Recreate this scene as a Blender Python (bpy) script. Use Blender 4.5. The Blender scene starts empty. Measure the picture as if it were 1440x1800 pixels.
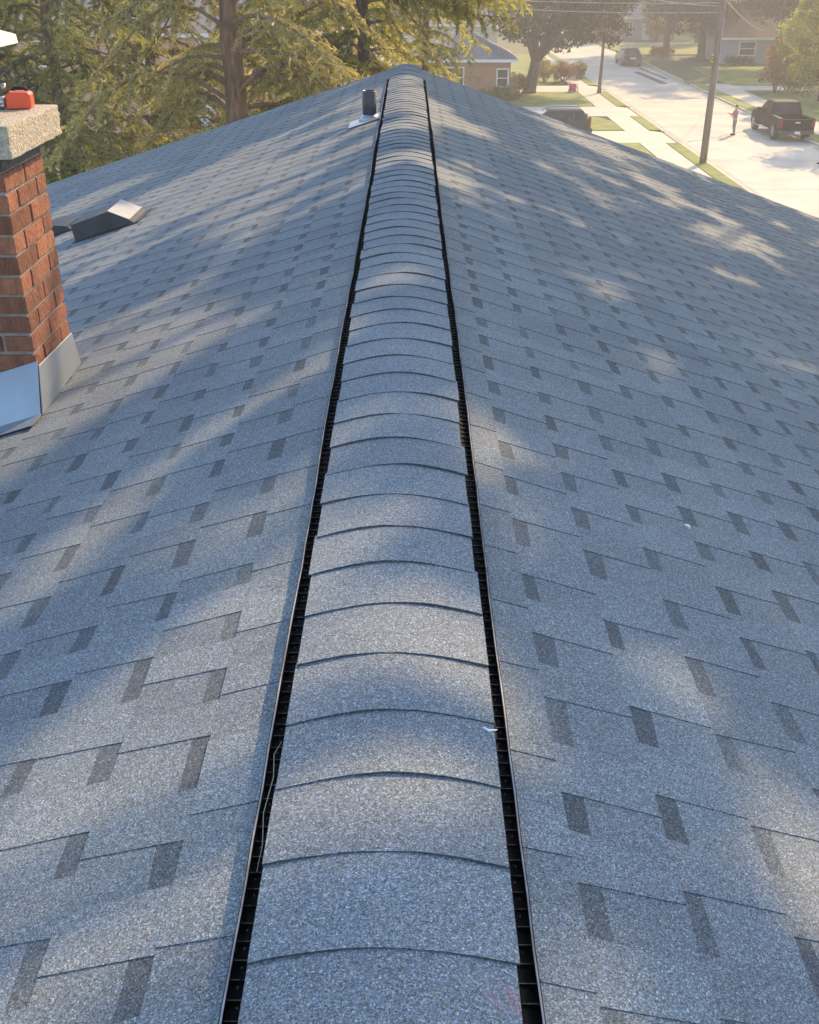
import bpy, bmesh, math, random
import numpy as np
from mathutils import Vector, Matrix

random.seed(7)
rng = np.random.default_rng(11)
R = math.radians
S = bpy.context.scene
COL = S.collection

# ------------------------------------------------------------------ camera
CX, CZ = 0.03, 9.3
cam_d = bpy.data.cameras.new('camera')
cam_d.sensor_fit = 'HORIZONTAL'
cam_d.sensor_width = 36.0
cam_d.lens = 46.25
cam_d.clip_start = 0.05
cam_d.clip_end = 2500
cam = bpy.data.objects.new('camera', cam_d)
COL.objects.link(cam)
cam.location = (CX, 0, CZ)
TILT = 28.0
cam.rotation_euler = (R(90 - TILT), 0, 0)
S.camera = cam

# ------------------------------------------------------------------ light
SUN_EL, SUN_AZ = 33.0, 32.0          # azimuth from +Y towards +X
w = bpy.data.worlds.new('World')
S.world = w
w.use_nodes = True
wn = w.node_tree
bg = wn.nodes['Background']
sky = wn.nodes.new('ShaderNodeTexSky')
sky.sky_type = 'NISHITA'
sky.sun_disc = False
sky.sun_elevation = R(SUN_EL)
sky.sun_rotation = R(SUN_AZ)
wn.links.new(sky.outputs[0], bg.inputs[0])
bg.inputs[1].default_value = 0.15
sd = bpy.data.lights.new('sun', 'SUN')
sd.energy = 2.7
sd.angle = R(0.6)
sd.color = (1.0, 0.71, 0.40)
sun = bpy.data.objects.new('sun', sd)
COL.objects.link(sun)
sv = Vector((math.sin(R(SUN_AZ)) * math.cos(R(SUN_EL)), math.cos(R(SUN_AZ)) * math.cos(R(SUN_EL)), math.sin(R(SUN_EL))))
sun.rotation_euler = sv.to_track_quat('Z', 'Y').to_euler()
sun.location = sv * 60
S.view_settings.view_transform = 'Standard'
S.view_settings.look = 'None'
S.view_settings.gamma = 1.0
S.view_settings.exposure = 1.46
S.cycles.volume_max_steps = 64
S.cycles.max_bounces = 8
S.cycles.transparent_max_bounces = 12


def at(px, py, z=0.0):
    """ground point (height z) seen at a photo pixel"""
    t = math.tan(R(TILT)); c = math.cos(R(TILT)); f = 1850.0
    H = CZ - z
    D = f * H / (c * (py + 84.0))
    return CX + (px - 720) * D / f, (D - math.sin(R(TILT)) * H) / c


# ------------------------------------------------------------------ materials
def new_mat(name):
    m = bpy.data.materials.new(name)
    m.use_nodes = True
    nt = m.node_tree
    return m, nt, nt.nodes['Principled BSDF']


def nd(nt, t, **kw):
    n = nt.nodes.new(t)
    for k, v in kw.items():
        setattr(n, k, v)
    return n


def ramp(nt, src, stops):
    r = nd(nt, 'ShaderNodeValToRGB')
    e = r.color_ramp.elements
    while len(e) < len(stops):
        e.new(0.5)
    for i, (p, c) in enumerate(stops):
        e[i].position = p
        e[i].color = (c[0], c[1], c[2], 1) if hasattr(c, '__len__') else (c, c, c, 1)
    nt.links.new(src, r.inputs[0])
    return r.outputs[0]


def mul(nt, a, b, fac=1.0, mode='MULTIPLY'):
    m = nd(nt, 'ShaderNodeMix', data_type='RGBA', blend_type=mode)
    m.inputs[0].default_value = fac
    for s, i in ((a, 6), (b, 7)):
        if hasattr(s, 'links'):
            nt.links.new(s, m.inputs[i])
        else:
            m.inputs[i].default_value = (s[0], s[1], s[2], 1)
    return m.outputs[2]


def mat(name, c1, c2=None, scale=5.0, rough=0.8, metal=0.0, bump=0.0, bscale=None, tone=False, spec=None, detail=5.0, stretch=None, coat=0.0):
    m, nt, p = new_mat(name)
    L = nt.links
    tc = nd(nt, 'ShaderNodeTexCoord')
    vec = tc.outputs['Object']
    if stretch:
        mp = nd(nt, 'ShaderNodeMapping')
        mp.inputs['Scale'].default_value = stretch
        L.new(vec, mp.inputs[0]); vec = mp.outputs[0]
    if c2 is None:
        c2 = tuple(x * 0.8 for x in c1)
    n = nd(nt, 'ShaderNodeTexNoise')
    n.inputs['Scale'].default_value = scale
    n.inputs['Detail'].default_value = detail
    L.new(vec, n.inputs['Vector'])
    col = ramp(nt, n.outputs[0], [(0.32, c1), (0.68, c2)])
    if tone:
        a = nd(nt, 'ShaderNodeAttribute', attribute_name='tone')
        cb = nd(nt, 'ShaderNodeCombineColor')
        for i in range(3):
            L.new(a.outputs['Fac'], cb.inputs[i])
        col = mul(nt, col, cb.outputs[0])
    L.new(col, p.inputs['Base Color'])
    p.inputs['Roughness'].default_value = rough
    p.inputs['Metallic'].default_value = metal
    if spec is not None:
        p.inputs['Specular IOR Level'].default_value = spec
    if coat:
        p.inputs['Coat Weight'].default_value = coat
        p.inputs['Coat Roughness'].default_value = 0.08
    if bump:
        b = nd(nt, 'ShaderNodeBump')
        b.inputs['Strength'].default_value = bump
        b.inputs['Distance'].default_value = 0.02
        n2 = nd(nt, 'ShaderNodeTexNoise')
        n2.inputs['Scale'].default_value = bscale or scale * 4
        n2.inputs['Detail'].default_value = 6
        L.new(vec, n2.inputs['Vector'])
        L.new(n2.outputs[0], b.inputs['Height'])
        L.new(b.outputs[0], p.inputs['Normal'])
    return m


def mat_granule(name, base, stain=None):
    """asphalt shingle: mineral granules of many greys over a base colour"""
    m, nt, p = new_mat(name)
    L = nt.links
    tc = nd(nt, 'ShaderNodeTexCoord')
    v = nd(nt, 'ShaderNodeTexVoronoi')
    v.inputs['Scale'].default_value = 500
    L.new(tc.outputs['Object'], v.inputs['Vector'])
    sep = nd(nt, 'ShaderNodeSeparateColor')
    L.new(v.outputs['Color'], sep.inputs[0])
    g = ramp(nt, sep.outputs[0], [(0.0, 0.42), (0.38, 0.82), (0.72, 1.06), (0.92, 1.35), (1.0, 2.1)])
    v2 = nd(nt, 'ShaderNodeTexVoronoi')
    v2.inputs['Scale'].default_value = 1000
    L.new(tc.outputs['Object'], v2.inputs['Vector'])
    sep2 = nd(nt, 'ShaderNodeSeparateColor')
    L.new(v2.outputs['Color'], sep2.inputs[0])
    g2 = ramp(nt, sep2.outputs[1], [(0.0, 0.62), (0.6, 1.0), (1.0, 1.5)])
    hue = ramp(nt, sep.outputs[2], [(0.0, (0.80, 0.96, 1.16)), (0.35, (0.95, 1.0, 1.04)), (0.75, (1.02, 1, 0.97)), (1.0, (1.22, 1.03, 0.84))])
    n = nd(nt, 'ShaderNodeTexNoise')
    n.inputs['Scale'].default_value = 2.2
    n.inputs['Detail'].default_value = 6
    L.new(tc.outputs['Object'], n.inputs['Vector'])
    big = ramp(nt, n.outputs[0], [(0.3, (0.88, 0.89, 0.92)), (0.7, (1.1, 1.09, 1.06))])
    a = nd(nt, 'ShaderNodeAttribute', attribute_name='tone')
    cb = nd(nt, 'ShaderNodeCombineColor')
    for i in range(3):
        L.new(a.outputs['Fac'], cb.inputs[i])
    col = mul(nt, base, g)
    for x in (g2, hue, big, cb.outputs[0]):
        col = mul(nt, col, x)
    if stain:
        ds = nd(nt, 'ShaderNodeVectorMath', operation='DISTANCE')
        L.new(tc.outputs['Object'], ds.inputs[0])
        ds.inputs[1].default_value = stain
        sf = ramp(nt, ds.outputs['Value'], [(0.0, .42), (0.016, .3), (0.028, 0.0)])
        n3 = nd(nt, 'ShaderNodeTexNoise')
        n3.inputs['Scale'].default_value = 60
        L.new(tc.outputs['Object'], n3.inputs['Vector'])
        sf = mul(nt, sf, ramp(nt, n3.outputs[0], [(0.4, 0.1), (0.6, 1.0)]))
        mx_ = nd(nt, 'ShaderNodeMix', data_type='RGBA')
        L.new(sf, mx_.inputs[0]); L.new(col, mx_.inputs[6])
        mx_.inputs[7].default_value = (.40, .17, .19, 1)
        col = mx_.outputs[2]
    L.new(col, p.inputs['Base Color'])
    p.inputs['Roughness'].default_value = 0.88
    p.inputs['Specular IOR Level'].default_value = 0.3
    b = nd(nt, 'ShaderNodeBump')
    b.inputs['Strength'].default_value = 0.55
    b.inputs['Distance'].default_value = 0.002
    L.new(sep.outputs[1], b.inputs['Height'])
    L.new(b.outputs[0], p.inputs['Normal'])
    return m


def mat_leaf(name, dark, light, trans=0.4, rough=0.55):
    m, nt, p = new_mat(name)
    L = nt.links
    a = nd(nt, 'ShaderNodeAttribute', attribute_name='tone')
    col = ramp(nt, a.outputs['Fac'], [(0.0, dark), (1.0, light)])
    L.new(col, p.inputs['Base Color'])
    p.inputs['Roughness'].default_value = rough
    p.inputs['Specular IOR Level'].default_value = 0.25
    t = nd(nt, 'ShaderNodeBsdfTranslucent')
    tcol = mul(nt, col, (1.25, 1.2, 0.6))
    L.new(tcol, t.inputs[0])
    mx = nd(nt, 'ShaderNodeMixShader')
    mx.inputs[0].default_value = trans
    L.new(p.outputs[0], mx.inputs[1]); L.new(t.outputs[0], mx.inputs[2])
    L.new(mx.outputs[0], nt.nodes['Material Output'].inputs[0])
    return m


def mat_brickwall(name, c1, c2, mortar):
    m, nt, p = new_mat(name)
    L = nt.links
    tc = nd(nt, 'ShaderNodeTexCoord')
    s = nd(nt, 'ShaderNodeSeparateXYZ')
    L.new(tc.outputs['Object'], s.inputs[0])
    ad = nd(nt, 'ShaderNodeMath', operation='ADD')
    L.new(s.outputs[0], ad.inputs[0]); L.new(s.outputs[1], ad.inputs[1])
    cb = nd(nt, 'ShaderNodeCombineXYZ')
    L.new(ad.outputs[0], cb.inputs[0]); L.new(s.outputs[2], cb.inputs[1])
    b = nd(nt, 'ShaderNodeTexBrick')
    b.inputs['Scale'].default_value = 1.0
    b.inputs['Brick Width'].default_value = 0.22
    b.inputs['Row Height'].default_value = 0.075
    b.inputs['Mortar Size'].default_value = 0.012
    b.inputs['Color1'].default_value = (*c1, 1)
    b.inputs['Color2'].default_value = (*c2, 1)
    b.inputs['Mortar'].default_value = (*mortar, 1)
    L.new(cb.outputs[0], b.inputs['Vector'])
    L.new(b.outputs[0], p.inputs['Base Color'])
    p.inputs['Roughness'].default_value = 0.9
    return m


def mat_siding(name, c, row=0.2, vertical=False):
    m, nt, p = new_mat(name)
    L = nt.links
    tc = nd(nt, 'ShaderNodeTexCoord')
    wv = nd(nt, 'ShaderNodeTexWave', wave_type='BANDS', bands_direction='X' if vertical else 'Z', wave_profile='SAW')
    wv.inputs['Scale'].default_value = 0.314 / row
    L.new(tc.outputs['Object'], wv.inputs[0])
    col = ramp(nt, wv.outputs[1], [(0.0, tuple(x * 0.7 for x in c)), (0.12, c), (1.0, c)])
    L.new(col, p.inputs['Base Color'])
    p.inputs['Roughness'].default_value = 0.7
    return m


M = {}
M['shingle'] = mat_granule('shingle granules', (0.212, 0.236, 0.247))
M['cap'] = mat_granule('ridge cap granules', (0.216, 0.241, 0.254), (.135, .775 - 4.5, 8.272))
M['black_plastic'] = mat('black plastic', (0.003, 0.003, 0.0035), (0.006, 0.006, 0.006), 40, 0.7, spec=0.15)
M['worn_edge'] = mat('worn grey edge', (0.34, 0.345, 0.36), (0.12, 0.12, 0.125), 22, 0.6)
M['rib'] = mat('dusty rib', (0.015, 0.015, 0.015), (0.20, 0.20, 0.195), 120, 0.8, spec=0.2)
M['alu'] = mat('bare aluminium', (0.36, 0.415, 0.46), (0.27, 0.30, 0.33), 3, 0.48, 0.6, bump=0.05, bscale=6)
M['galv'] = mat('galvanised steel', (0.40, 0.42, 0.45), (0.32, 0.34, 0.38), 14, 0.4, 0.7)
M['ventgrey'] = mat('weathered vent steel', (0.075, 0.076, 0.075), (0.05, 0.051, 0.051), 9, 0.6, 0.0, spec=0.3)  # darker tone carries the shade on the hood's camera side
M['ventcream'] = mat('bright worn vent sheet', (0.40, 0.38, 0.34), (0.31, 0.30, 0.27), 12, 0.5)  # paler tone carries the sunlight on the hood's slanted face
M['black_pipe'] = mat('black pipe', (0.035, 0.036, 0.038), (0.05, 0.05, 0.052), 20, 0.45)
M['mortar'] = mat('mortar', (0.36, 0.31, 0.255), (0.24, 0.21, 0.175), 30, 0.95, bump=0.5, bscale=150)
M['brick'] = mat('rug faced brick', (0.36, 0.135, 0.068), (0.21, 0.09, 0.056), 30, 0.9, bump=1.0, bscale=130, tone=True, stretch=(1, 1, 0.35))
M['concrete_crown'] = mat('weathered concrete crown', (0.64, 0.55, 0.41), (0.40, 0.345, 0.265), 60, 0.95, bump=0.9, bscale=120)
M['tar'] = mat('sooty mortar band', (0.05, 0.05, 0.052), (0.11, 0.10, 0.10), 40, 0.9, bump=0.5, bscale=90)  # shade below the crown put into a dark colour
M['white_metal'] = mat('white painted metal', (0.78, 0.75, 0.68), (0.70, 0.66, 0.60), 4, 0.4)
M['clay'] = mat('clay flue', (0.35, 0.17, 0.09), (0.25, 0.12, 0.07), 8, 0.9)
M['orange'] = mat('orange plastic', (0.75, 0.10, 0.03), (0.66, 0.085, 0.03), 20, 0.38)
M['steel'] = mat('scuffed steel', (0.55, 0.53, 0.52), (0.30, 0.29, 0.29), 30, 0.35, 0.9)
M['darkrubber'] = mat('black rubber', (0.012, 0.012, 0.012), (0.025, 0.025, 0.025), 20, 0.75)
M['grass'] = mat('lawn grass', (0.12, 0.16, 0.02), (0.24, 0.245, 0.05), 1.2, 0.95, bump=1.0, bscale=14, detail=9)
M['dry_grass'] = mat('thin dry lawn', (0.15, 0.125, 0.05), (0.09, 0.105, 0.035), 0.9, 0.95, bump=1.0, bscale=14, detail=9)
M['street'] = mat('pale worn concrete street', (0.56, 0.495, 0.385), (0.43, 0.38, 0.295), 0.5, 0.9, bump=0.15, bscale=30, detail=10)
M['walk'] = mat('concrete pavement', (0.57, 0.50, 0.385), (0.48, 0.425, 0.335), 0.9, 0.9, bump=0.15, bscale=30, detail=10)
M['gutter_pan'] = mat('stained gutter concrete', (0.34, 0.30, 0.235), (0.46, 0.405, 0.32), 0.8, 0.9, bump=0.15, bscale=30, detail=10)
M['asphalt'] = mat('asphalt', (0.07, 0.07, 0.072), (0.10, 0.10, 0.10), 2, 0.9, bump=0.3, bscale=60)
M['tarline'] = mat('crack sealant', (0.20, 0.18, 0.15), (0.13, 0.12, 0.10), 6, 0.7)
M['bark'] = mat('brown bark', (0.27, 0.165, 0.10), (0.10, 0.066, 0.045), 7, 0.95, bump=1.0, bscale=16, stretch=(2.2, 2.2, 0.5), detail=8)
M['bark_grey'] = mat('grey bark', (0.13, 0.105, 0.085), (0.06, 0.05, 0.042), 6, 0.95, bump=1.0, bscale=14, stretch=(2.2, 2.2, 0.5), detail=8)
M['twig'] = mat('bare twig bark', (0.27, 0.19, 0.12), (0.15, 0.105, 0.07), 9, 0.95)
M['pole'] = mat('weathered pole timber', (0.27, 0.20, 0.15), (0.17, 0.125, 0.095), 5, 0.9, bump=0.6, bscale=20, stretch=(3, 3, 0.25), detail=8)
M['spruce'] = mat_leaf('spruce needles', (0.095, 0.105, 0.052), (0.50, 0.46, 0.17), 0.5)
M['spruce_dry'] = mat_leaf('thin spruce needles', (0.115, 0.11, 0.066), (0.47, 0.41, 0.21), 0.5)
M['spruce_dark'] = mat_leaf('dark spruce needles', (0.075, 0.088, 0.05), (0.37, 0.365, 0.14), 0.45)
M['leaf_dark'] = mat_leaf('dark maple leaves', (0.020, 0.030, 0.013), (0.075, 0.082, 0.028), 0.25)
M['leaf_mid'] = mat_leaf('mid green leaves', (0.04, 0.065, 0.02), (0.19, 0.20, 0.05), 0.4)
M['leaf_bright'] = mat_leaf('bright yellow green leaves', (0.08, 0.11, 0.025), (0.50, 0.46, 0.08), 0.52)
M['leaf_yellow'] = mat_leaf('yellowing leaves', (0.09, 0.095, 0.02), (0.38, 0.30, 0.05), 0.42)
M['leaf_orange'] = mat_leaf('turning orange leaves', (0.16, 0.075, 0.03), (0.42, 0.22, 0.08), 0.42)
M['plume'] = mat_leaf('pale pink plumes', (0.30, 0.19, 0.13), (0.52, 0.38, 0.28), 0.4)
M['pink_brick'] = mat_brickwall('pinkish brick', (0.70, 0.31, 0.20), (0.60, 0.25, 0.16), (0.46, 0.38, 0.31))
M['orange_brick'] = mat_brickwall('orange brick', (0.46, 0.20, 0.10), (0.40, 0.165, 0.085), (0.36, 0.24, 0.17))
M['white_siding'] = mat_siding('white lap siding', (0.42, 0.42, 0.42), 0.2)
M['grey_siding'] = mat_siding('mauve grey siding', (0.36, 0.31, 0.29), 0.2)
M['tan_siding'] = mat_siding('white board siding', (0.33, 0.32, 0.31), 0.3, True)
M['roof_brown'] = mat('brown shingles', (0.085, 0.06, 0.05), (0.12, 0.09, 0.075), 6, 0.9, bump=0.4, bscale=25)
M['roof_blue'] = mat('slate blue shingles', (0.11, 0.125, 0.155), (0.16, 0.175, 0.205), 6, 0.9, bump=0.4, bscale=25)
M['roof_grey'] = mat('grey shingles', (0.16, 0.15, 0.15), (0.22, 0.20, 0.20), 6, 0.9, bump=0.4, bscale=25)
M['white_trim'] = mat('white trim', (0.78, 0.77, 0.74), (0.70, 0.69, 0.67), 5, 0.5)
M['glass'] = mat('window glass', (0.02, 0.024, 0.028), (0.03, 0.034, 0.04), 2, 0.06)
M['car_glass'] = mat('tinted car glass', (0.010, 0.012, 0.013), (0.014, 0.016, 0.018), 2, 0.05)
M['black_paint'] = mat('black car paint', (0.003, 0.003, 0.0032), (0.004, 0.004, 0.0042), 2, 0.45, 0.0, spec=0.06)
M['grey_paint'] = mat('dark grey car paint', (0.045, 0.047, 0.05), (0.05, 0.052, 0.055), 2, 0.35, 0.2, coat=0.4)
M['blue_paint'] = mat('slate car paint', (0.018, 0.020, 0.024), (0.022, 0.025, 0.029), 2, 0.35, 0.2, coat=0.4)
M['chrome'] = mat('chrome', (0.75, 0.75, 0.74), (0.68, 0.68, 0.68), 5, 0.15, 1.0)
M['rim'] = mat('alloy rim', (0.50, 0.50, 0.50), (0.42, 0.42, 0.42), 5, 0.3, 0.8)
M['red_lens'] = mat('red lamp lens', (0.35, 0.012, 0.012), (0.30, 0.012, 0.012), 4, 0.2)
M['clear_lens'] = mat('clear lamp lens', (0.70, 0.70, 0.68), (0.62, 0.62, 0.60), 4, 0.15)
M['plate'] = mat('white number plate', (0.75, 0.75, 0.73), (0.68, 0.68, 0.68), 30, 0.5)
M['skin'] = mat('skin', (0.52, 0.31, 0.22), (0.46, 0.27, 0.19), 12, 0.55)
M['hair'] = mat('brown hair', (0.07, 0.04, 0.025), (0.045, 0.027, 0.018), 30, 0.6)
M['pink_shirt'] = mat('pink checked shirt', (0.50, 0.22, 0.25), (0.34, 0.14, 0.17), 16, 0.9)
M['grey_trousers'] = mat('grey trousers', (0.24, 0.215, 0.215), (0.18, 0.16, 0.165), 8, 0.9)
M['dark_cloth'] = mat('dark navy cloth', (0.025, 0.028, 0.035), (0.04, 0.043, 0.05), 8, 0.9)
M['shoe'] = mat('dark shoe', (0.03, 0.028, 0.026), (0.05, 0.045, 0.04), 8, 0.7)
M['yellow'] = mat('yellow tag', (0.70, 0.46, 0.03), (0.62, 0.42, 0.03), 8, 0.5)
M['wire'] = mat('aluminium cable', (0.45, 0.44, 0.42), (0.36, 0.35, 0.34), 5, 0.5, 0.3)
M['toy_red'] = mat('red toy plastic', (0.62, 0.06, 0.05), (0.55, 0.05, 0.045), 8, 0.4)
M['toy_blue'] = mat('blue toy plastic', (0.14, 0.10, 0.42), (0.12, 0.09, 0.36), 8, 0.4)
M['toy_white'] = mat('white toy plastic', (0.75, 0.72, 0.72), (0.68, 0.66, 0.66), 8, 0.4)
M['paper'] = mat('white paper', (0.80, 0.80, 0.80), (0.7, 0.7, 0.7), 30, 0.8)
M['straw'] = mat('dry straw', (0.50, 0.44, 0.33), (0.38, 0.32, 0.24), 30, 0.8)


# ------------------------------------------------------------------ builders
def tag(o, label=None, cat=None, group=None, kind=None):
    if label: o['label'] = label
    if cat: o['category'] = cat
    if group: o['group'] = group
    if kind: o['kind'] = kind
    return o


def empty(name, loc, rz=0.0, label=None, cat=None, group=None):
    o = bpy.data.objects.new(name, None)
    o.empty_display_size = 0.3
    COL.objects.link(o)
    o.location = loc
    o.rotation_euler = (0, 0, rz)
    return tag(o, label, cat, group)


class MB:
    def __init__(s):
        s.v = []; s.f = []; s.t = []; s.sm = []

    def add(s, vs, fs, tone=1.0, smooth=False):
        b = len(s.v)
        s.v += [tuple(v) for v in vs]
        s.f += [tuple(i + b for i in f) for f in fs]
        s.t += [tone] * len(fs)
        s.sm += [smooth] * len(fs)
        return s

    def quad(s, a, b, c, d, tone=1.0):
        return s.add([a, b, c, d], [(0, 1, 2, 3)], tone)

    def box(s, x0, x1, y0, y1, z0, z1, tone=1.0):
        vs = [(x, y, z) for z in (z0, z1) for y in (y0, y1) for x in (x0, x1)]
        return s.add(vs, [(0, 2, 3, 1), (4, 5, 7, 6), (0, 1, 5, 4), (2, 6, 7, 3), (0, 4, 6, 2), (1, 3, 7, 5)], tone)

    def hexa(s, bot, top, tone=1.0):
        """bot, top: four points each, same winding (counter-clockwise from above)"""
        vs = list(bot) + list(top)
        return s.add(vs, [(3, 2, 1, 0), (4, 5, 6, 7)] + [(i, (i + 1) % 4, (i + 1) % 4 + 4, i + 4) for i in range(4)], tone)

    def prism(s, poly, axis, a0, a1, tone=1.0):
        """extrude a 2-D polygon along an axis ('x','y','z')"""
        def p3(p, a):
            return {'x': (a, p[0], p[1]), 'y': (p[0], a, p[1]), 'z': (p[0], p[1], a)}[axis]
        n = len(poly)
        vs = [p3(p, a0) for p in poly] + [p3(p, a1) for p in poly]
        return s.add(vs, [tuple(range(n))[::-1], tuple(range(n, 2 * n))] + [(i, (i + 1) % n, (i + 1) % n + n, i + n) for i in range(n)], tone)

    def tube(s, pts, rad, n=8, caps=True, tone=1.0):
        pts = [Vector(p) for p in pts]
        if not hasattr(rad, '__len__'):
            rad = [rad] * len(pts)
        vs = []; fs = []
        up = None
        for i, p in enumerate(pts):
            d = (pts[min(i + 1, len(pts) - 1)] - pts[max(i - 1, 0)]).normalized()
            if up is None:
                up = Vector((0, 0, 1)) if abs(d.z) < 0.9 else Vector((1, 0, 0))
            a = d.cross(up).normalized(); b = a.cross(d)
            up = b
            for k in range(n):
                th = 2 * math.pi * k / n
                vs.append(p + (a * math.cos(th) + b * math.sin(th)) * rad[i])
        for i in range(len(pts) - 1):
            for k in range(n):
                fs.append((i * n + k, i * n + (k + 1) % n, (i + 1) * n + (k + 1) % n, (i + 1) * n + k))
        if caps:
            fs.append(tuple(range(n))[::-1]); fs.append(tuple(range((len(pts) - 1) * n, len(pts) * n)))
        return s.add(vs, fs, tone, True)

    def lathe(s, prof, n=20, c=(0, 0, 0), axis='z', tone=1.0):
        vs = []; fs = []
        for r, h in prof:
            for k in range(n):
                th = 2 * math.pi * k / n
                q = (r * math.cos(th), r * math.sin(th), h)
                if axis == 'y': q = (q[0], h, q[1])
                if axis == 'x': q = (h, q[0], q[1])
                vs.append((q[0] + c[0], q[1] + c[1], q[2] + c[2]))
        m = len(prof)
        for i in range(m - 1):
            for k in range(n):
                fs.append((i * n + k, i * n + (k + 1) % n, (i + 1) * n + (k + 1) % n, (i + 1) * n + k))
        fs.append(tuple(range(n))[::-1]); fs.append(tuple(range((m - 1) * n, m * n)))
        return s.add(vs, fs, tone, True)

    def build(s, name, m, parent=None, off=(0, 0, 0), bevel=0.0, loc=None, tone=False):
        me = bpy.data.meshes.new(name)
        me.from_pydata([(v[0] - off[0], v[1] - off[1], v[2] - off[2]) for v in s.v], [], s.f)
        bm = bmesh.new(); bm.from_mesh(me)
        if len(s.f) < 60000:
            bmesh.ops.recalc_face_normals(bm, faces=bm.faces)
        bm.to_mesh(me); bm.free()
        me.polygons.foreach_set('use_smooth', s.sm)
        if tone:
            a = me.attributes.new('tone', 'FLOAT', 'FACE')
            a.data.foreach_set('value', s.t)
        me.materials.append(m)
        o = bpy.data.objects.new(name, me)
        COL.objects.link(o)
        if parent: o.parent = parent
        if loc: o.location = loc
        if bevel:
            b = o.modifiers.new('bevel', 'BEVEL')
            b.width = bevel; b.segments = 2; b.limit_method = 'ANGLE'; b.angle_limit = R(40)
        return o


def quads_obj(name, V, tone, m, parent=None):
    """V: (N,4,3) leaf quads; tone: (N,)"""
    N = len(V)
    me = bpy.data.meshes.new(name)
    me.vertices.add(N * 4); me.loops.add(N * 4); me.polygons.add(N)
    me.vertices.foreach_set('co', np.ascontiguousarray(V, dtype=np.float32).ravel())
    me.loops.foreach_set('vertex_index', np.arange(N * 4, dtype=np.int32))
    me.polygons.foreach_set('loop_start', np.arange(0, N * 4, 4, dtype=np.int32))
    me.polygons.foreach_set('loop_total', np.full(N, 4, dtype=np.int32))
    a = me.attributes.new('tone', 'FLOAT', 'FACE')
    a.data.foreach_set('value', np.clip(tone, 0, 1).astype(np.float32))
    me.update(calc_edges=True)
    me.materials.append(m)
    o = bpy.data.objects.new(name, me)
    COL.objects.link(o)
    if parent: o.parent = parent
    return o


def unit(a):
    return a / np.maximum(np.linalg.norm(a, axis=-1, keepdims=True), 1e-9)


def leaf_quads(P, D, length, width):
    """pointed leaf (rhombus) at P along D"""
    N = len(P)
    rnd = unit(rng.normal(size=(N, 3)))
    side = unit(np.cross(D, rnd))
    l = length[:, None] if hasattr(length, '__len__') else length
    wd = width[:, None] if hasattr(width, '__len__') else width
    V = np.empty((N, 4, 3))
    V[:, 0] = P - D * l * 0.5
    V[:, 1] = P - D * l * 0.05 + side * wd * 0.5
    V[:, 2] = P + D * l * 0.5
    V[:, 3] = P - D * l * 0.05 - side * wd * 0.5
    return V


# ------------------------------------------------------------------ setting: ground, street, pavements
def sheet(name, pts, z, m, kind='structure'):
    b = MB()
    b.add([(p[0], p[1], z) for p in pts], [tuple(range(len(pts)))])
    return tag(b.build(name, m), kind=kind)


def slab(name, x0, x1, y0, y1, z0, z1, m):
    return tag(MB().box(x0, x1, y0, y1, z0, z1).build(name, m), kind='structure')


sheet('ground', [(-700, -300), (700, -300), (700, 900), (-700, 900)], 0.0, M['dry_grass'])
SX0, SX1 = 14.9, 22.2
# street with gentle left bend far off
b = MB()
ys = [-60, 20, 60, 100, 125, 150, 180, 220, 300]
def bend(y): return -0.0016 * max(0, y - 118) ** 2
for y0, y1 in zip(ys[:-1], ys[1:]):
    b.quad((SX0 + bend(y0), y0, 0.004), (SX1 + bend(y0), y0, 0.004), (SX1 + bend(y1), y1, 0.004), (SX0 + bend(y1), y1, 0.004))
tag(b.build('street', M['street']), kind='structure')
# joints and a dark slanting line across the concrete street
b = MB()
rr = random.Random(3)
for y in (30, 36, 42, 48, 55.5, 67, 73, 79, 86, 92, 98, 104, 110):
    x = SX0 + 0.3; pts = []
    while x < SX1 - 0.2:
        pts.append((x, y + rr.uniform(-0.06, 0.06))); x += 0.8
    for p, q in zip(pts[:-1], pts[1:]):
        b.quad((p[0], p[1] - .03, .008), (q[0], q[1] - .03, .008), (q[0], q[1] + .03, .008), (p[0], p[1] + .03, .008))
p, q = at(1311, 231), at(1152, 260)  # dark slanting line across the street
n_ = 12
pts = [(p[0] + (q[0] - p[0]) * i / n_ + rr.uniform(-.12, .12), p[1] + (q[1] - p[1]) * i / n_ + rr.uniform(-.12, .12)) for i in range(n_ + 1)]
pts = [t_ for t_ in pts if t_[0] > SX0 + .05]
for p, q in zip(pts[:-1], pts[1:]):
    b.quad((p[0] - .07, p[1] + .07, .008), (p[0] + .07, p[1] - .07, .008), (q[0] + .07, q[1] - .07, .008), (q[0] - .07, q[1] + .07, .008))
tag(b.build('street_joints', M['tarline']), kind='structure')
# asphalt patch strips near the right kerb
b = MB()
for x0, x1, y0, y1 in ((20.2, 20.8, 90.5, 100.0), (21.3, 21.6, 94, 104)):
    b.quad((x0, y0, .0115), (x1, y0, .0115), (x1 - 0.5, y1, .0115), (x0 - 0.5, y1, .0115))
tag(b.build('street_patch', M['asphalt']), kind='structure')

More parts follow.
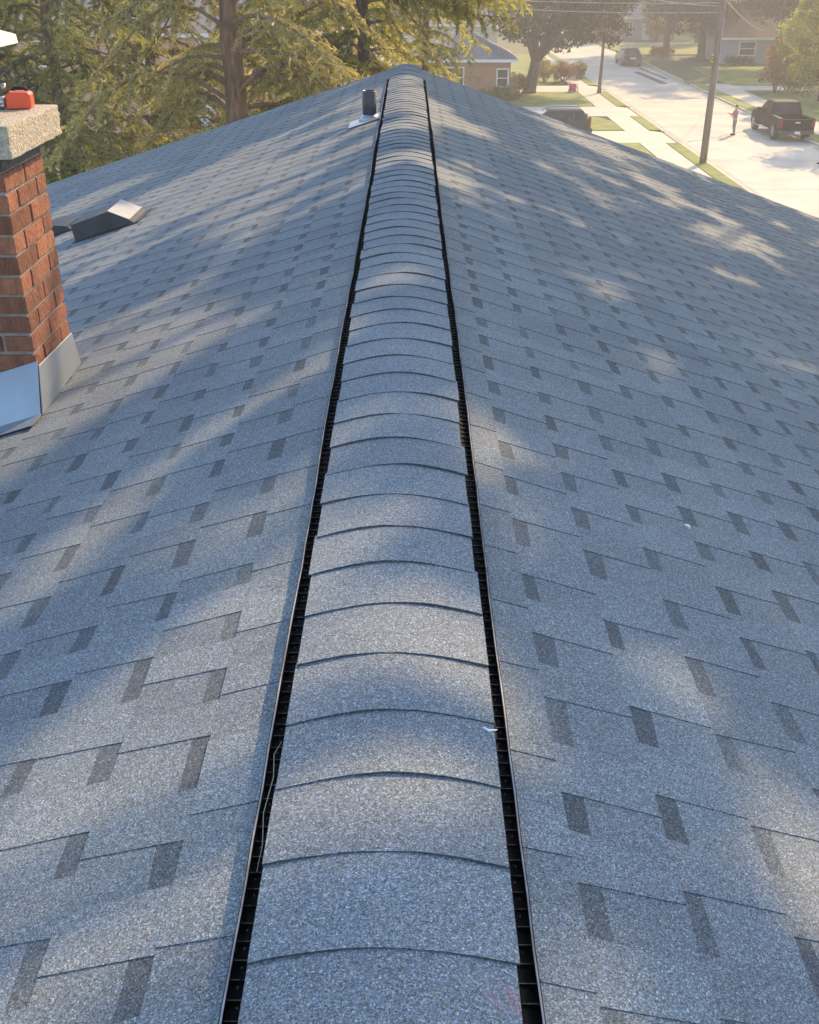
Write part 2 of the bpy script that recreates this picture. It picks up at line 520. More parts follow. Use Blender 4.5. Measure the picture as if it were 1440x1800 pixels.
b = MB()
for xa, xb in ((SX0 + .002, SX0 + .42), (SX1 - .42, SX1 - .002)):
    b.quad((xa, -60, .0125), (xb, -60, .0125), (xb, 118, .0125), (xa, 118, .0125))
tag(b.build('street_gutter', M['gutter_pan']), kind='structure')
CURB = .12
drives = [(60.2, 64.6), (70.9, 75.6), (84.0, 88.2)]
def breaks(lo, hi, gaps):
    out = []; y = lo
    for g0, g1 in gaps:
        out.append((y, g0)); y = g1
    out.append((y, hi))
    return out
b = MB(); g = MB()
for y0, y1 in breaks(-40, 118, drives):
    b.box(14.74, 14.9, y0, y1, 0, CURB)
    g.box(14.03, 14.738, y0 + .15, y1 - .15, 0.0, CURB + .03)
b.box(22.2, 22.36, -40, 89.5, 0, CURB); b.box(22.2, 22.36, 92, 118, 0, CURB)
tag(b.build('kerb', M['walk']), kind='structure')
g.box(22.363, 23.3, 40, 89.3, 0, CURB + .03)
tag(g.build('verge_lawn', M['grass']), kind='structure')
slab('pavement', 12.6, 14.02, -40, 118, 0, CURB, M['walk'])
slab('pavement', 23.31, 25.2, -40, 89.4, 0, CURB, M['walk'])
b = MB()
for (y0, y1), xe in zip(drives, (3, 2, 8.2)):
    b.box(xe, 12.598, y0, y1, 0, CURB - .004)
    b.hexa([(14.022, y0, 0), (14.738, y0, 0), (14.738, y1, 0), (14.022, y1, 0)], [(14.022, y0, CURB), (14.738, y0, .04), (14.738, y1, .04), (14.022, y1, CURB)])
tag(b.build('driveway', M['walk']), kind='structure')
# lawns
def lawn(pts, z=CURB + .03):
    b = MB(); n = len(pts)
    b.add([(p[0], p[1], 0.002) for p in pts] + [(p[0], p[1], z) for p in pts], [tuple(range(n, 2 * n))] + [(i, (i + 1) % n, (i + 1) % n + n, i + n) for i in range(n)])
    return tag(b.build('lawn', M['grass']), kind='structure')
lawn([(2, 64.75), (12.4, 64.75), (12.55, 65.2), (12.5, 68.5), (11.9, 70.2), (10.8, 70.8), (2, 70.8)])
lawn([(-6, 75.75), (12.5, 75.75), (12.5, 83.85), (-6, 83.85)])
lawn([(-6, 88.4), (10.5, 88.4), (12.5, 92), (13.2, 117), (-6, 117)])
lawn([(2, 20), (12.5, 20), (12.5, 60.1), (2, 60.1)])
lawn([(25.25, 30), (90, 30), (90, 83.5), (27.6, 83.5), (25.25, 81.0)])
slab('garden_path', 25.22, 37, 85.2, 88.0, 0, CURB, M['walk'])
lawn([(25.3, 88.2), (60, 88.2), (60, 104), (25.3, 104)], z=.1)
# beyond the bend on the right: lit lawn and drive
lawn([(22.3, 117), (70, 117), (70, 129.5), (21.4, 129.5)], z=.1)
slab('far_driveway', 22.0, 40, 130, 133.5, 0, .1, M['walk'])
lawn([(21, 134), (70, 134), (70, 150), (20, 150)], z=.1)
# yard of the brick house behind the spruces
sheet('asphalt_yard', [(-40, 53.5), (-6.5, 53.5), (-6.5, 61.6), (-40, 61.6)], .005, M['asphalt'])
slab('yard_kerb', -40, -6.5, 61.62, 62.0, 0, .13, M['walk'])
lawn([(-40, 62.02), (-6.5, 62.02), (-6.5, 64), (-40, 64)], z=.08)

# ------------------------------------------------------------------ our house: roof
ZR, TA_L, TA_R = 8.28, 0.31, 0.345
Y0, Y1 = -2.6, 11.8
house = empty('house', (0, 4.5, 0), 0, 'house carrying the blue grey shingled roof with the black edged ridge vent in the foreground', 'house')
HO = (0, 4.5, 0)


def roof_side(side, ta, u_first, umax, seed):
    r = random.Random(seed)
    ca = 1 / math.sqrt(1 + ta * ta); sa = ta * ca

    def P(u, v, h):
        return (side * (u * ca + h * sa), v, ZR - u * sa + h * ca)
    b = MB()
    e = 0.164
    k = 0; u = u_first
    while u < umax:
        ul = max(u, 0.0); un = u + e
        v = Y0 + r.uniform(0, .2)
        ct = r.uniform(.95, 1.04)
        # underlay strip pieces
        def base(va, vb, tone):
            b.quad(P(ul, va, 0.0), P(un, va, .0016), P(un, vb, .0016), P(ul, vb, 0.0), tone)
            b.quad(P(un, va, .0016), P(un, va, -.002), P(un, vb, -.002), P(un, vb, .0016), tone)
        base(Y0, v, ct)
        while v < Y1:
            gap = r.choice((r.uniform(.085, .12), r.uniform(.09, .125), r.uniform(.075, .10)))
            tooth = r.uniform(.09, .13) if r.random() < .93 else r.uniform(.14, .18)
            g1 = min(v + gap, Y1)
            bt = ct * r.uniform(.90, .99)
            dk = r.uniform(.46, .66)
            ub = ul + r.uniform(.029, .042)
            if k == 0:
                ub = ul + .001
            j = r.uniform(-.006, .006)
            # dark shadow band printed under the tabs, then the exposed backing
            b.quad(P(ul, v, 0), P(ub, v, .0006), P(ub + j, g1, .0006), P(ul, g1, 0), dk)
            b.quad(P(ub, v, .0006), P(un, v, .0016), P(un, g1, .0016), P(ub + j, g1, .0006), bt)
            b.quad(P(un, v, .0016), P(un, v, -.002), P(un, g1, -.002), P(un, g1, .0016), bt * .6)
            v = g1
            if v >= Y1: break
            t1 = min(v + tooth, Y1)
            tt = ct * r.choice((1.0, r.uniform(.86, 1.1), r.uniform(.93, 1.05)))
            s0 = r.uniform(0, .012); s1 = r.uniform(0, .012)
            th0, th1 = .0016, .0031
            a, bb, c, d = P(ul, v, th0), P(un, v + s0, th1), P(un, t1 - s1, th1), P(ul, t1, th0)
            b.quad(a, bb, c, d, tt)
            b.quad(bb, P(un, v + s0, -.002), P(un, t1 - s1, -.002), c, tt * .6)   # butt
            b.quad(a, P(ul, v, -.001), P(un, v + s0, -.001), bb, .45)             # cut edges (bare asphalt)
            b.quad(d, P(ul, t1, -.001), P(un, t1 - s1, -.001), c, .6)
            # backing below the slanted sides of the tab
            b.quad(P(ul, v, 0.0), P(un, v, .0016), P(un, t1, .0016), P(ul, t1, 0.0), bt)
            v = t1
        k += 1; u = un
    # roof deck under the shingles
    b.quad(P(0, Y0, -.006), P(u, Y0, -.006), P(u, Y1, -.006), P(0, Y1, -.006), .5)
    b.quad(P(0, Y0, -.14), P(u, Y0, -.14), P(u, Y1, -.14), P(0, Y1, -.14), .5)
    o = b.build('roof_slope', M['shingle'], house, HO, tone=True)
    # rake boards and gutter
    for yy in ((Y1 + .001, Y1 + .03), (Y0 - .03, Y0 - .001)):
        t = MB()
        t.hexa([P(0, yy[0], -.16), P(u, yy[0], -.16), P(u, yy[1], -.16), P(0, yy[1], -.16)], [P(0, yy[0], -.004), P(u, yy[0], -.004), P(u, yy[1], -.004), P(0, yy[1], -.004)])
        t.build('rake_board', M['white_trim'], house, HO)
    e0 = P(u, 0, 0)
    gx = e0[0]
    t = MB()
    t.prism([(gx + side * .005, e0[2] - .02), (gx + side * .12, e0[2] - .02), (gx + side * .12, e0[2] - .05), (gx + side * .09, e0[2] - .14), (gx + side * .005, e0[2] - .14)], 'y', Y0, Y1)
    t.build('gutter', M['white_trim'], house, HO)
    return o, e0


slope_r, eave_r = roof_side(1, TA_R, .107, 6.5, 5)
slope_l, eave_l = roof_side(-1, TA_L, .138, 6.5, 9)
# walls and gables
b = MB()
xl, xr = eave_l[0] + .5, eave_r[0] - .5
zl = ZR - TA_L * abs(xl) - .17; zr = ZR - TA_R * xr - .17
b.prism([(xl, 0), (xr, 0), (xr, zr), (0, ZR - .17), (xl, zl)], 'y', Y0 + .4, Y1 - .4)
wall = b.build('wall', M['white_siding'], house, HO)

# ridge vent with its open side channels
VY0, VY1 = -1.6, 10.75
def capz(x): return 8.30 - .37 * (math.sqrt(x * x + .0144) - .12)
def planez(x): return ZR - (TA_R if x > 0 else TA_L) * abs(x)
r = random.Random(21)
nseg = 140
wob = {}
for s in (-1, 1):
    w_ = [0.0]
    for i in range(nseg + 1):
        w_.append(w_[-1] * .88 + r.uniform(-.0015, .0015))
    wob[s] = w_
body = MB(); edge = MB(); ribs = MB()
XI, XO = .150, .1805
for s in (-1, 1):
    for i in range(nseg):
        ya = VY0 + (VY1 - VY0) * i / nseg; yb = VY0 + (VY1 - VY0) * (i + 1) / nseg
        wa, wb = wob[s][i], wob[s][i + 1]
        def q(x, z, y, ww): return (s * (x + ww), y, planez(s * x) + z)
        # outer baffle: inner wall, outer wall, channel floor
        body.quad(q(XO, .003, ya, wa), q(XO, .0245, ya, wa), q(XO, .0245, yb, wb), q(XO, .003, yb, wb))
        body.quad(q(XO + .003, .0, ya, wa), q(XO + .003, .0245, ya, wa), q(XO + .003, .0245, yb, wb), q(XO + .003, .0, yb, wb))
        body.quad(q(XI - .012, .004, ya, 0), q(XO, .004, ya, wa), q(XO, .004, yb, wb), q(XI - .012, .004, yb, 0))
        body.quad(q(XI - .012, .004, ya, 0), q(XI - .012, .030, ya, 0), q(XI - .012, .030, yb, 0), q(XI - .012, .004, yb, 0))
        edge.quad(q(XO - .0006, .0250, ya, wa), q(XO + .0018, .0256, ya, wa), q(XO + .0018, .0256, yb, wb), q(XO - .0006, .0250, yb, wb))
        edge.quad(q(XO + .0018, .0256, ya, wa), q(XO + .0019, .0215, ya, wa), q(XO + .0019, .0215, yb, wb), q(XO + .0018, .0256, yb, wb))
        edge.quad(q(XO - .0006, .0250, ya, wa), q(XO - .0006, .0235, ya, wa), q(XO - .0006, .0235, yb, wb), q(XO - .0006, .0250, yb, wb))
    y = VY0 + .01
    while y < VY1:
        x0, x1 = s * (XI - .010), s * (XO - .0008)
        zz = planez(s * XO)
        h = .0135
        body.box(min(x0, x1), max(x0, x1), y, y + .0012, zz + .0045, zz + h - .0012)
        ribs.box(min(x0, x1), max(x0, x1), y - .0001, y + .0009, zz + h - .0007, zz + h)
        if r.random() < .8:
            cx = s * (XO - .011 + r.uniform(-.002, .002))
            ribs.box(cx - .0010, cx + .0010, y - .0085, y - .0065, zz + .0085, zz + .0105)
        y += .0272
for yy in (VY0, VY1):
    body.quad((-.18, yy, planez(-.18)), (.18, yy, planez(.18)), (.15, yy, 8.26), (-.15, yy, 8.26))
vent = body.build('ridge_vent', M['black_plastic'], house, HO)
def sub(mb, name, m, par, **k):
    return mb.build(name, m, par, HO, **k)
sub(edge, 'vent_edge', M['worn_edge'], vent)
sub(ribs, 'vent_rib', M['rib'], vent)
# ridge caps: every lap faces the camera
caps = MB()
E = .143
n = 0
y = .69 - 16 * E
while y < Y1 - .02:
    low = 0.0 if y < VY1 - .05 else .017
    L = min(E + r.uniform(-.006, .006), Y1 - y); crease = r.uniform(-.02, .02); cr_a = r.uniform(0, .0018)
    dx = r.uniform(-.0030, .0030); sk = r.uniform(-.0045, .0045); tn = r.uniform(.93, 1.06)
    W_ = .156 + r.uniform(-.0015, .0015)
    N = 18
    th = r.uniform(.0029, .0040)
    tops = []; bots = []; back = []
    for i in range(N + 1):
        x = -W_ + 2 * W_ * i / N
        z = capz(x) - low - (.0 if not low else .02 * abs(x))
        yy = y + sk * x / W_ + r.uniform(-.0006, .0006)
        lift = th + .0013 * math.sin(3 * x / W_ + n * 1.7) - cr_a * math.exp(-((x - crease) / .02) ** 2)
        tops.append((x + dx, yy, z + lift)); bots.append((x + dx, yy + .001, z - .001)); back.append((x + dx, y + L + .012, z - .0005))
    k = N + 1
    caps.add(tops + back, [(i, i + 1, i + 1 + k, i + k) for i in range(N)], tn, True)
    caps.add(tops + bots, [(i, i + k, i + 1 + k, i + 1) for i in range(N)], .38)
    for i in (0, N):                                  # cut side edges
        a, c = tops[i], back[i]
        caps.quad(a, c, (c[0], c[1], c[2] - .008), (a[0], a[1], a[2] - .010), .3)
    y += L; n += 1
sub(caps, 'ridge_cap', M['cap'], vent, tone=True)

# ------------------------------------------------------------------ chimney
r = random.Random(4)
CHX0, CHX1, CHY0, CHY1 = -2.13, -1.255, 3.44, 3.835
core = MB(); core.box(CHX0 + .007, CHX1 - .007, CHY0 + .007, CHY1 - .007, 7.2, 8.735)
ch = core.build('chimney', M['mortar'], house, HO)
br = MB()
z = 7.36; row = 0
def brick(x0, x1, y0, y1, z0, z1):
    j = lambda: r.uniform(-.0015, .0015)
    br.box(x0 + j(), x1 + j(), y0 + j(), y1 + j(), z0 + j(), z1 + j(), r.choice((r.uniform(.75, 1.1), r.uniform(.9, 1.3), r.uniform(.6, .85))))
while z < 8.655:
    z1 = z + .056
    if row % 2 == 0:
        xs = [CHX0 + i * (CHX1 - CHX0) / 4 for i in range(5)]
        for a, c in zip(xs[:-1], xs[1:]):
            brick(a + (.005 if a > CHX0 + .01 else 0), c - (.005 if c < CHX1 - .01 else 0), CHY0, CHY0 + .095, z, z1)
            brick(a + (.005 if a > CHX0 + .01 else 0), c - (.005 if c < CHX1 - .01 else 0), CHY1 - .095, CHY1, z, z1)
        for xa, xb in ((CHX1 - .095, CHX1), (CHX0, CHX0 + .095)):
            brick(xa, xb, CHY0 + .105, CHY1 - .105, z, z1)
    else:
        m = (CHY0 + CHY1) / 2
        for xa, xb in ((CHX1 - .095, CHX1), (CHX0, CHX0 + .095)):
            brick(xa, xb, CHY0, m - .005, z, z1); brick(xa, xb, m + .005, CHY1, z, z1)
        xs = [CHX0 + .105 + i * (CHX1 - CHX0 - .21) / 3 for i in range(4)]
        for a, c in zip(xs[:-1], xs[1:]):
            brick(a + .0025, c - .0025, CHY0, CHY0 + .095, z, z1); brick(a + .0025, c - .0025, CHY1 - .095, CHY1, z, z1)
    z += .0665; row += 1
br.build('brick', M['brick'], ch, HO, bevel=.003, tone=True)
ztop = z
MB().box(CHX0 + .002, CHX1 - .002, CHY0 + .002, CHY1 - .002, ztop - .004, 8.742).build('mortar_band', M['tar'], ch, HO)  # dark band painted for the shade under the crown


def rough_slab(x0, x1, y0, y1, z0, z1, cuts, amp, seed):
    bm = bmesh.new()
    bmesh.ops.create_cube(bm, size=1.0)
    bmesh.ops.subdivide_edges(bm, edges=bm.edges, cuts=cuts, use_grid_fill=True)
    rr_ = random.Random(seed)
    for v in bm.verts:
        edge_n = sum(abs(abs(c) - .5) < 1e-4 for c in v.co)
        k = amp * (2.2 if edge_n >= 2 else 1)
        v.co = Vector((x0 + (v.co.x + .5) * (x1 - x0), y0 + (v.co.y + .5) * (y1 - y0), z0 + (v.co.z + .5) * (z1 - z0)))
        v.co += Vector((rr_.uniform(-k, k), rr_.uniform(-k, k), rr_.uniform(-k, k) * .6))
    mb = MB(); idx = {v: i for i, v in enumerate(bm.verts)}
    mb.add([tuple(v.co) for v in bm.verts], [tuple(idx[v] for v in f.verts) for f in bm.faces], 1.0, True)
    bm.free()
    return mb


rough_slab(-2.22, -1.196, 3.375, 3.905, 8.735, 8.832, 14, .0013, 3).build('chimney_crown', M['concrete_crown'], ch, HO, bevel=.006)
# aluminium base flashing, two folded sheets
def lz(x): return ZR - TA_L * abs(x)
fl = MB()
xf, yf = CHX1 + .022, CHY0 - .105
fl.hexa([(-2.25, yf - .012, lz(2.25) + .0), (xf + .004, yf - .012, lz(xf) + .006), (xf + .004, yf - .008, lz(xf) + .006), (-2.25, yf - .008, lz(2.25) + .0)],
        [(-2.25, CHY0 - .010, lz(2.25) + .165), (xf - .014, CHY0 - .010, lz(xf) + .165), (xf - .014, CHY0 - .006, lz(xf) + .165), (-2.25, CHY0 - .006, lz(2.25) + .165)])
fl.hexa([(-2.25, yf - .11, lz(2.25) + .009), (xf + .01, yf - .11, lz(xf) + .013), (xf + .01, yf - .012, lz(xf) + .013), (-2.25, yf - .012, lz(2.25) + .009)],
        [(-2.25, yf - .11, lz(2.25) + .011), (xf + .01, yf - .11, lz(xf) + .015), (xf + .01, yf - .012, lz(xf) + .015), (-2.25, yf - .012, lz(2.25) + .011)])  # flat strip standing in for the shadow below the front flashing
fl.build('flashing', M['alu'], ch, HO, bevel=.002)
fl = MB()
zt = lz(CHX1) + .155
xk = CHX1 + .014
fl.hexa([(xf + .004, yf, lz(xf) + .006), (xf + .010, yf, lz(xf) + .006), (xk + .006, 3.855, lz(xk) + .006), (xk, 3.855, lz(xk) + .006)],
        [(CHX1 + .006, CHY0 - .006, zt), (CHX1 + .011, CHY0 - .006, zt), (CHX1 + .011, CHY1 - .012, zt - .012), (CHX1 + .006, CHY1 - .012, zt - .012)])
fl.build('flashing', M['alu'], ch, HO, bevel=.002)
# flue with white hood, just reaching into the frame
fl = MB()
fl.lathe([(.10, 8.83), (.115, 8.83), (.115, 9.02), (.10, 9.02)], 20, (-1.60, 3.68, 0))
fl.build('flue', M['clay'], ch, HO)
fl = MB()
hx0, hx1, hy0, hy1, hz = -1.86, -1.325, 3.46, 3.98, 9.024
fl.hexa([(hx0, hy0, hz), (hx1, hy0, hz), (hx1, hy1, hz), (hx0, hy1, hz)], [(hx0, hy0, hz + .028), (hx1 - .004, hy0, hz + .028), (hx1 - .004, hy1, hz + .028), (hx0, hy1, hz + .028)])
fl.hexa([(hx0 + .002, hy0 + .002, hz + .0285), (hx1 - .006, hy0 + .002, hz + .0285), (hx1 - .006, hy1 - .002, hz + .0285), (hx0 + .002, hy1 - .002, hz + .0285)],
        [(hx0 + .15, hy0 + .15, hz + .085), (hx1 - .15, hy0 + .15, hz + .085), (hx1 - .15, hy1 - .15, hz + .085), (hx0 + .15, hy1 - .15, hz + .085)])
fl.build('flue_hood', M['white_metal'], ch, HO)
for x in (-1.70, -1.50):
    for yy in (3.6, 3.76):
        fl = MB()
        fl.box(x - .008, x + .008, yy - .002, yy + .002, 9.0, hz + .002)
        fl.build('hood_leg', M['white_metal'], ch, HO)


# ------------------------------------------------------------------ roof vents and pipe
def slant_vent(u0, u1, v0, v1, h, m):
    ca = 1 / math.sqrt(1 + TA_L ** 2); sa = TA_L * ca
    def P(u, v, hh): return (-(u * ca + hh * sa), v, ZR - u * sa + hh * ca)
    b = MB()
    du = u1 - u0
    prof = [(u0, .006), (u0 + .03, .03), (u0 + .34 * du, h), (u1 - .015, h * .92), (u1, .006)]
    n = len(prof)
    b.add([P(u, v0, hh) for u, hh in prof] + [P(u, v1, hh) for u, hh in prof], [tuple(range(n)), tuple(range(n, 2 * n))] + [(i, (i + 1) % n, (i + 1) % n + n, i + n) for i in range(n)])
    o = b.build('roof_vent', m, house, HO, bevel=.006)
    b = MB()
    a, c, d, e_ = P(u0 - .03, v0 - .02, .008), P(u1 + .02, v0 - .02, .008), P(u1 + .02, v1 + .03, .008), P(u0 - .03, v1 + .03, .008)
    b.hexa([a, c, d, e_], [(p[0], p[1], p[2] + .003) for p in (a, c, d, e_)])
    b.build('vent_flange', m, o, HO)
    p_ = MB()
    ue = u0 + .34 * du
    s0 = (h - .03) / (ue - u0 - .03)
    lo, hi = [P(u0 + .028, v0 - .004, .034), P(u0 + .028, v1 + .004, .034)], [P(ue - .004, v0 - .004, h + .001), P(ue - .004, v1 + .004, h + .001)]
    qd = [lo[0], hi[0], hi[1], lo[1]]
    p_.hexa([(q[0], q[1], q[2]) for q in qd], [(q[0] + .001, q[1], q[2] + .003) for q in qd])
    p_.build('vent_panel', M['ventcream'] if h > .1 else m, o, HO)  # upslope face laid on separately, sunlight put into its paler colour
    return o


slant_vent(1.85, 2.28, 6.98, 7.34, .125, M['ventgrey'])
slant_vent(2.50, 2.93, 7.62, 7.92, .075, M['ventgrey'])
px_, py_ = -.268, 8.32
pz = lz(px_)
b = MB()
b.lathe([(.052, pz - .05), (.052, pz + .200), (.047, pz + .205), (.044, pz + .10)], 24, (px_, py_, 0))
pipe = b.build('vent_pipe', M['black_pipe'], house, HO)
b = MB()
b.lathe([(.085, pz - .02), (.070, pz + .020), (.056, pz + .036), (.0525, pz + .038)], 24, (px_, py_, 0))
def PL(x, y, h): return (x, y, lz(x) + h)
b.hexa([PL(-.42, 8.13, .009), PL(-.19, 8.13, .009), PL(-.19, 8.46, .009), PL(-.42, 8.46, .009)], [PL(-.42, 8.13, .012), PL(-.19, 8.13, .012), PL(-.19, 8.46, .012), PL(-.42, 8.46, .012)])
b.build('pipe_flashing', M['galv'], pipe, HO)

# ------------------------------------------------------------------ orange tool on the crown, scraps on the roof
tool = empty('power_tool', (-1.285, 3.80, 8.833), R(8), 'small orange power tool with steel nose lying on the concrete chimney crown', 'power tool')
b = MB()
b.prism([(-.045, .0), (.030, .0), (.037, .008), (.037, .046), (.030, .053), (-.030, .055), (-.045, .046)], 'y', -.03, .035)
b.build('tool_body', M['orange'], tool, bevel=.006)
b = MB()
b.tube([(-.045, 0, .022), (-.075, -.005, .020), (-.10, -.005, .024), (-.14, 0, .022)], [.02, .017, .019, .012], 12)
b.lathe([(.011, 0), (.013, .010), (.011, .020)], 12, (-.062, -.02, .010), 'y')
b.tube([(-.05, .0, .055), (-.05, .0, .078)], [.006, .008], 10)
b.build('tool_nose', M['steel'], tool)
b = MB()
b.tube([(-.03, .02, .052), (-.018, .022, .062), (.012, .022, .062), (.022, .02, .052)], [.006, .006, .006, .006], 10)
b.build('tool_handle', M['darkrubber'], tool)


def scrap(px, py, size, label, name, m, side_ta):
    t = math.tan(R(TILT)); c = math.cos(R(TILT)); f = 1850.0
    x = (px - 720) / f; yy = (py + 84) * c / f
    # intersect with the right roof plane
    H0 = CZ - ZR
    sx = side_ta
    D = (H0 + 0.0) / (yy - sx * (x + 0.0)) if True else 0
    X = x * D + CX
    H = CZ - (ZR - sx * X)
    Y = (D - math.sin(R(TILT)) * H) / c
    b = MB()
    z = ZR - sx * X + .0095
    rr_ = random.Random(int(px))
    n = 7
    poly = [(X + size * rr_.uniform(.6, 1.1) * math.cos(2 * math.pi * i / n), Y + size * rr_.uniform(.6, 1.1) * 1.6 * math.sin(2 * math.pi * i / n)) for i in range(n)]
    top = [(p[0], p[1], ZR - sx * p[0] + .012 + rr_.uniform(0, .006)) for p in poly]
    bot = [(p[0], p[1], q[2] - .0012) for p, q in zip(poly, top)]
    b.add(top + bot, [tuple(range(n)), tuple(range(n, 2 * n))] + [(i, (i + 1) % n, (i + 1) % n + n, i + n) for i in range(n)])
    o = b.build(name, m)
    return tag(o, label, 'scrap')


scrap(1208, 925, .0075, 'tiny white paper scrap lying on the right roof slope', 'paper_scrap', M['paper'], TA_R)
b = MB()
b.tube([(.139, 1.236, 8.279), (.148, 1.232, 8.276), (.157, 1.24, 8.270), (.162, 1.246, 8.266)], [.0010, .0022, .0018, .0008], 6)
tag(b.build('plaster_chip', M['paper']), 'small whitish chip resting on the right edge of the ridge cap', 'chip')
b = MB()
zc = planez(-.17) + .021
b.tube([(-.168, .985, zc), (-.166, 1.03, zc + .001), (-.172, 1.09, zc), (-.166, 1.16, zc + .002), (-.171, 1.21, zc + .001), (-.163, 1.24, zc)], [.0004, .0006, .0007, .0007, .0006, .0004], 5)
tag(b.build('dry_stem', M['straw']), 'thin dry plant stem caught in the left black vent channel', 'plant stem')


# ------------------------------------------------------------------ trees
def grow_trunk(b, base, top, r0, r1, n=9, wig=.06, rr_=random):
    base, top = Vector(base), Vector(top)
    m = 7
    pts = []; rad = []
    for i in range(m + 1):
        t = i / m
        p = base.lerp(top, t)
        if 0 < i < m: p += Vector((rr_.uniform(-wig, wig), rr_.uniform(-wig, wig), 0))
        pts.append(p); rad.append(r0 * (1 + .55 * max(0, 1 - t * 9)) * (1 - t) + r1 * t)
    b.tube(pts, rad, n)
    return pts


def leaf_clumps(centers, radii, per, size, tone_c, flat=.75):
    P = []; T = []
    for c, rad, tc in zip(centers, radii, tone_c):
        n = int(per * rng.uniform(.7, 1.3))
        d = unit(rng.normal(size=(n, 3))) * (rng.uniform(0, 1, (n, 1)) ** .45) * rad
        d[:, 2] *= flat
        P.append(np.array(c)[None] + d)
        T.append(tc + rng.normal(0, .13, n))
    P = np.concatenate(P); T = np.concatenate(T)
    D = unit(rng.normal(size=(len(P), 3)) + np.array([0, 0, -.35]))
    sz = size * rng.uniform(.65, 1.35, len(P))
    return leaf_quads(P, D, sz, sz * .62), T


def broadleaf(name, label, loc, trunk_r, fork, crown_c, crown_r, leafm, n_clump=90, per=110, leaf=.22, clump=.9, seed=1, barkm='bark_grey', cat='tree', group=None, limbs=None, tone=.5, trunk_top=None):
    rr_ = random.Random(seed)
    t = empty(name, loc, 0, label, cat, group)
    b = MB()
    cc = Vector(crown_c)
    top = Vector(trunk_top) if trunk_top else Vector((cc.x * .3, cc.y * .3, fork))
    grow_trunk(b, (0, 0, -.1), top, trunk_r, trunk_r * .72, 12, trunk_r * .08, rr_)
    cs = []; rs = []; tc = []
    for i in range(n_clump):
        d = unit(rng.normal(size=3)) * (rng.uniform(.15, 1) ** .42)
        c = np.array(crown_c) + d * np.array(crown_r)
        if c[2] < crown_c[2] - crown_r[2] * .93: continue
        cs.append(c); rs.append(clump * rng.uniform(.55, 1.25)); tc.append(tone + rng.uniform(-.28, .28))
    ends = [Vector(c) for c in cs]
    nl = limbs or 7
    pick = rr_.sample(ends, min(nl, len(ends)))
    for e in pick:
        st = top.copy(); st.z *= rr_.uniform(.82, 1.0)
        mid = st.lerp(e, .5) + Vector((rr_.uniform(-.3, .3), rr_.uniform(-.3, .3), rr_.uniform(.1, .5)))
        r0 = trunk_r * rr_.uniform(.32, .55)
        b.tube([st, st.lerp(mid, .5) + Vector((0, 0, .1)), mid, e], [r0, r0 * .8, r0 * .55, r0 * .15], 7)
        for e2 in sorted(ends, key=lambda q: (q - mid).length)[:3]:
            b.tube([mid, mid.lerp(e2, .5) + Vector((0, 0, .1)), e2], [r0 * .4, r0 * .28, r0 * .08], 5)
    b.build('trunk', M[barkm], t)
    V, T = leaf_clumps(cs, rs, per, leaf, tc)
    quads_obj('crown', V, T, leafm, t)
    return t


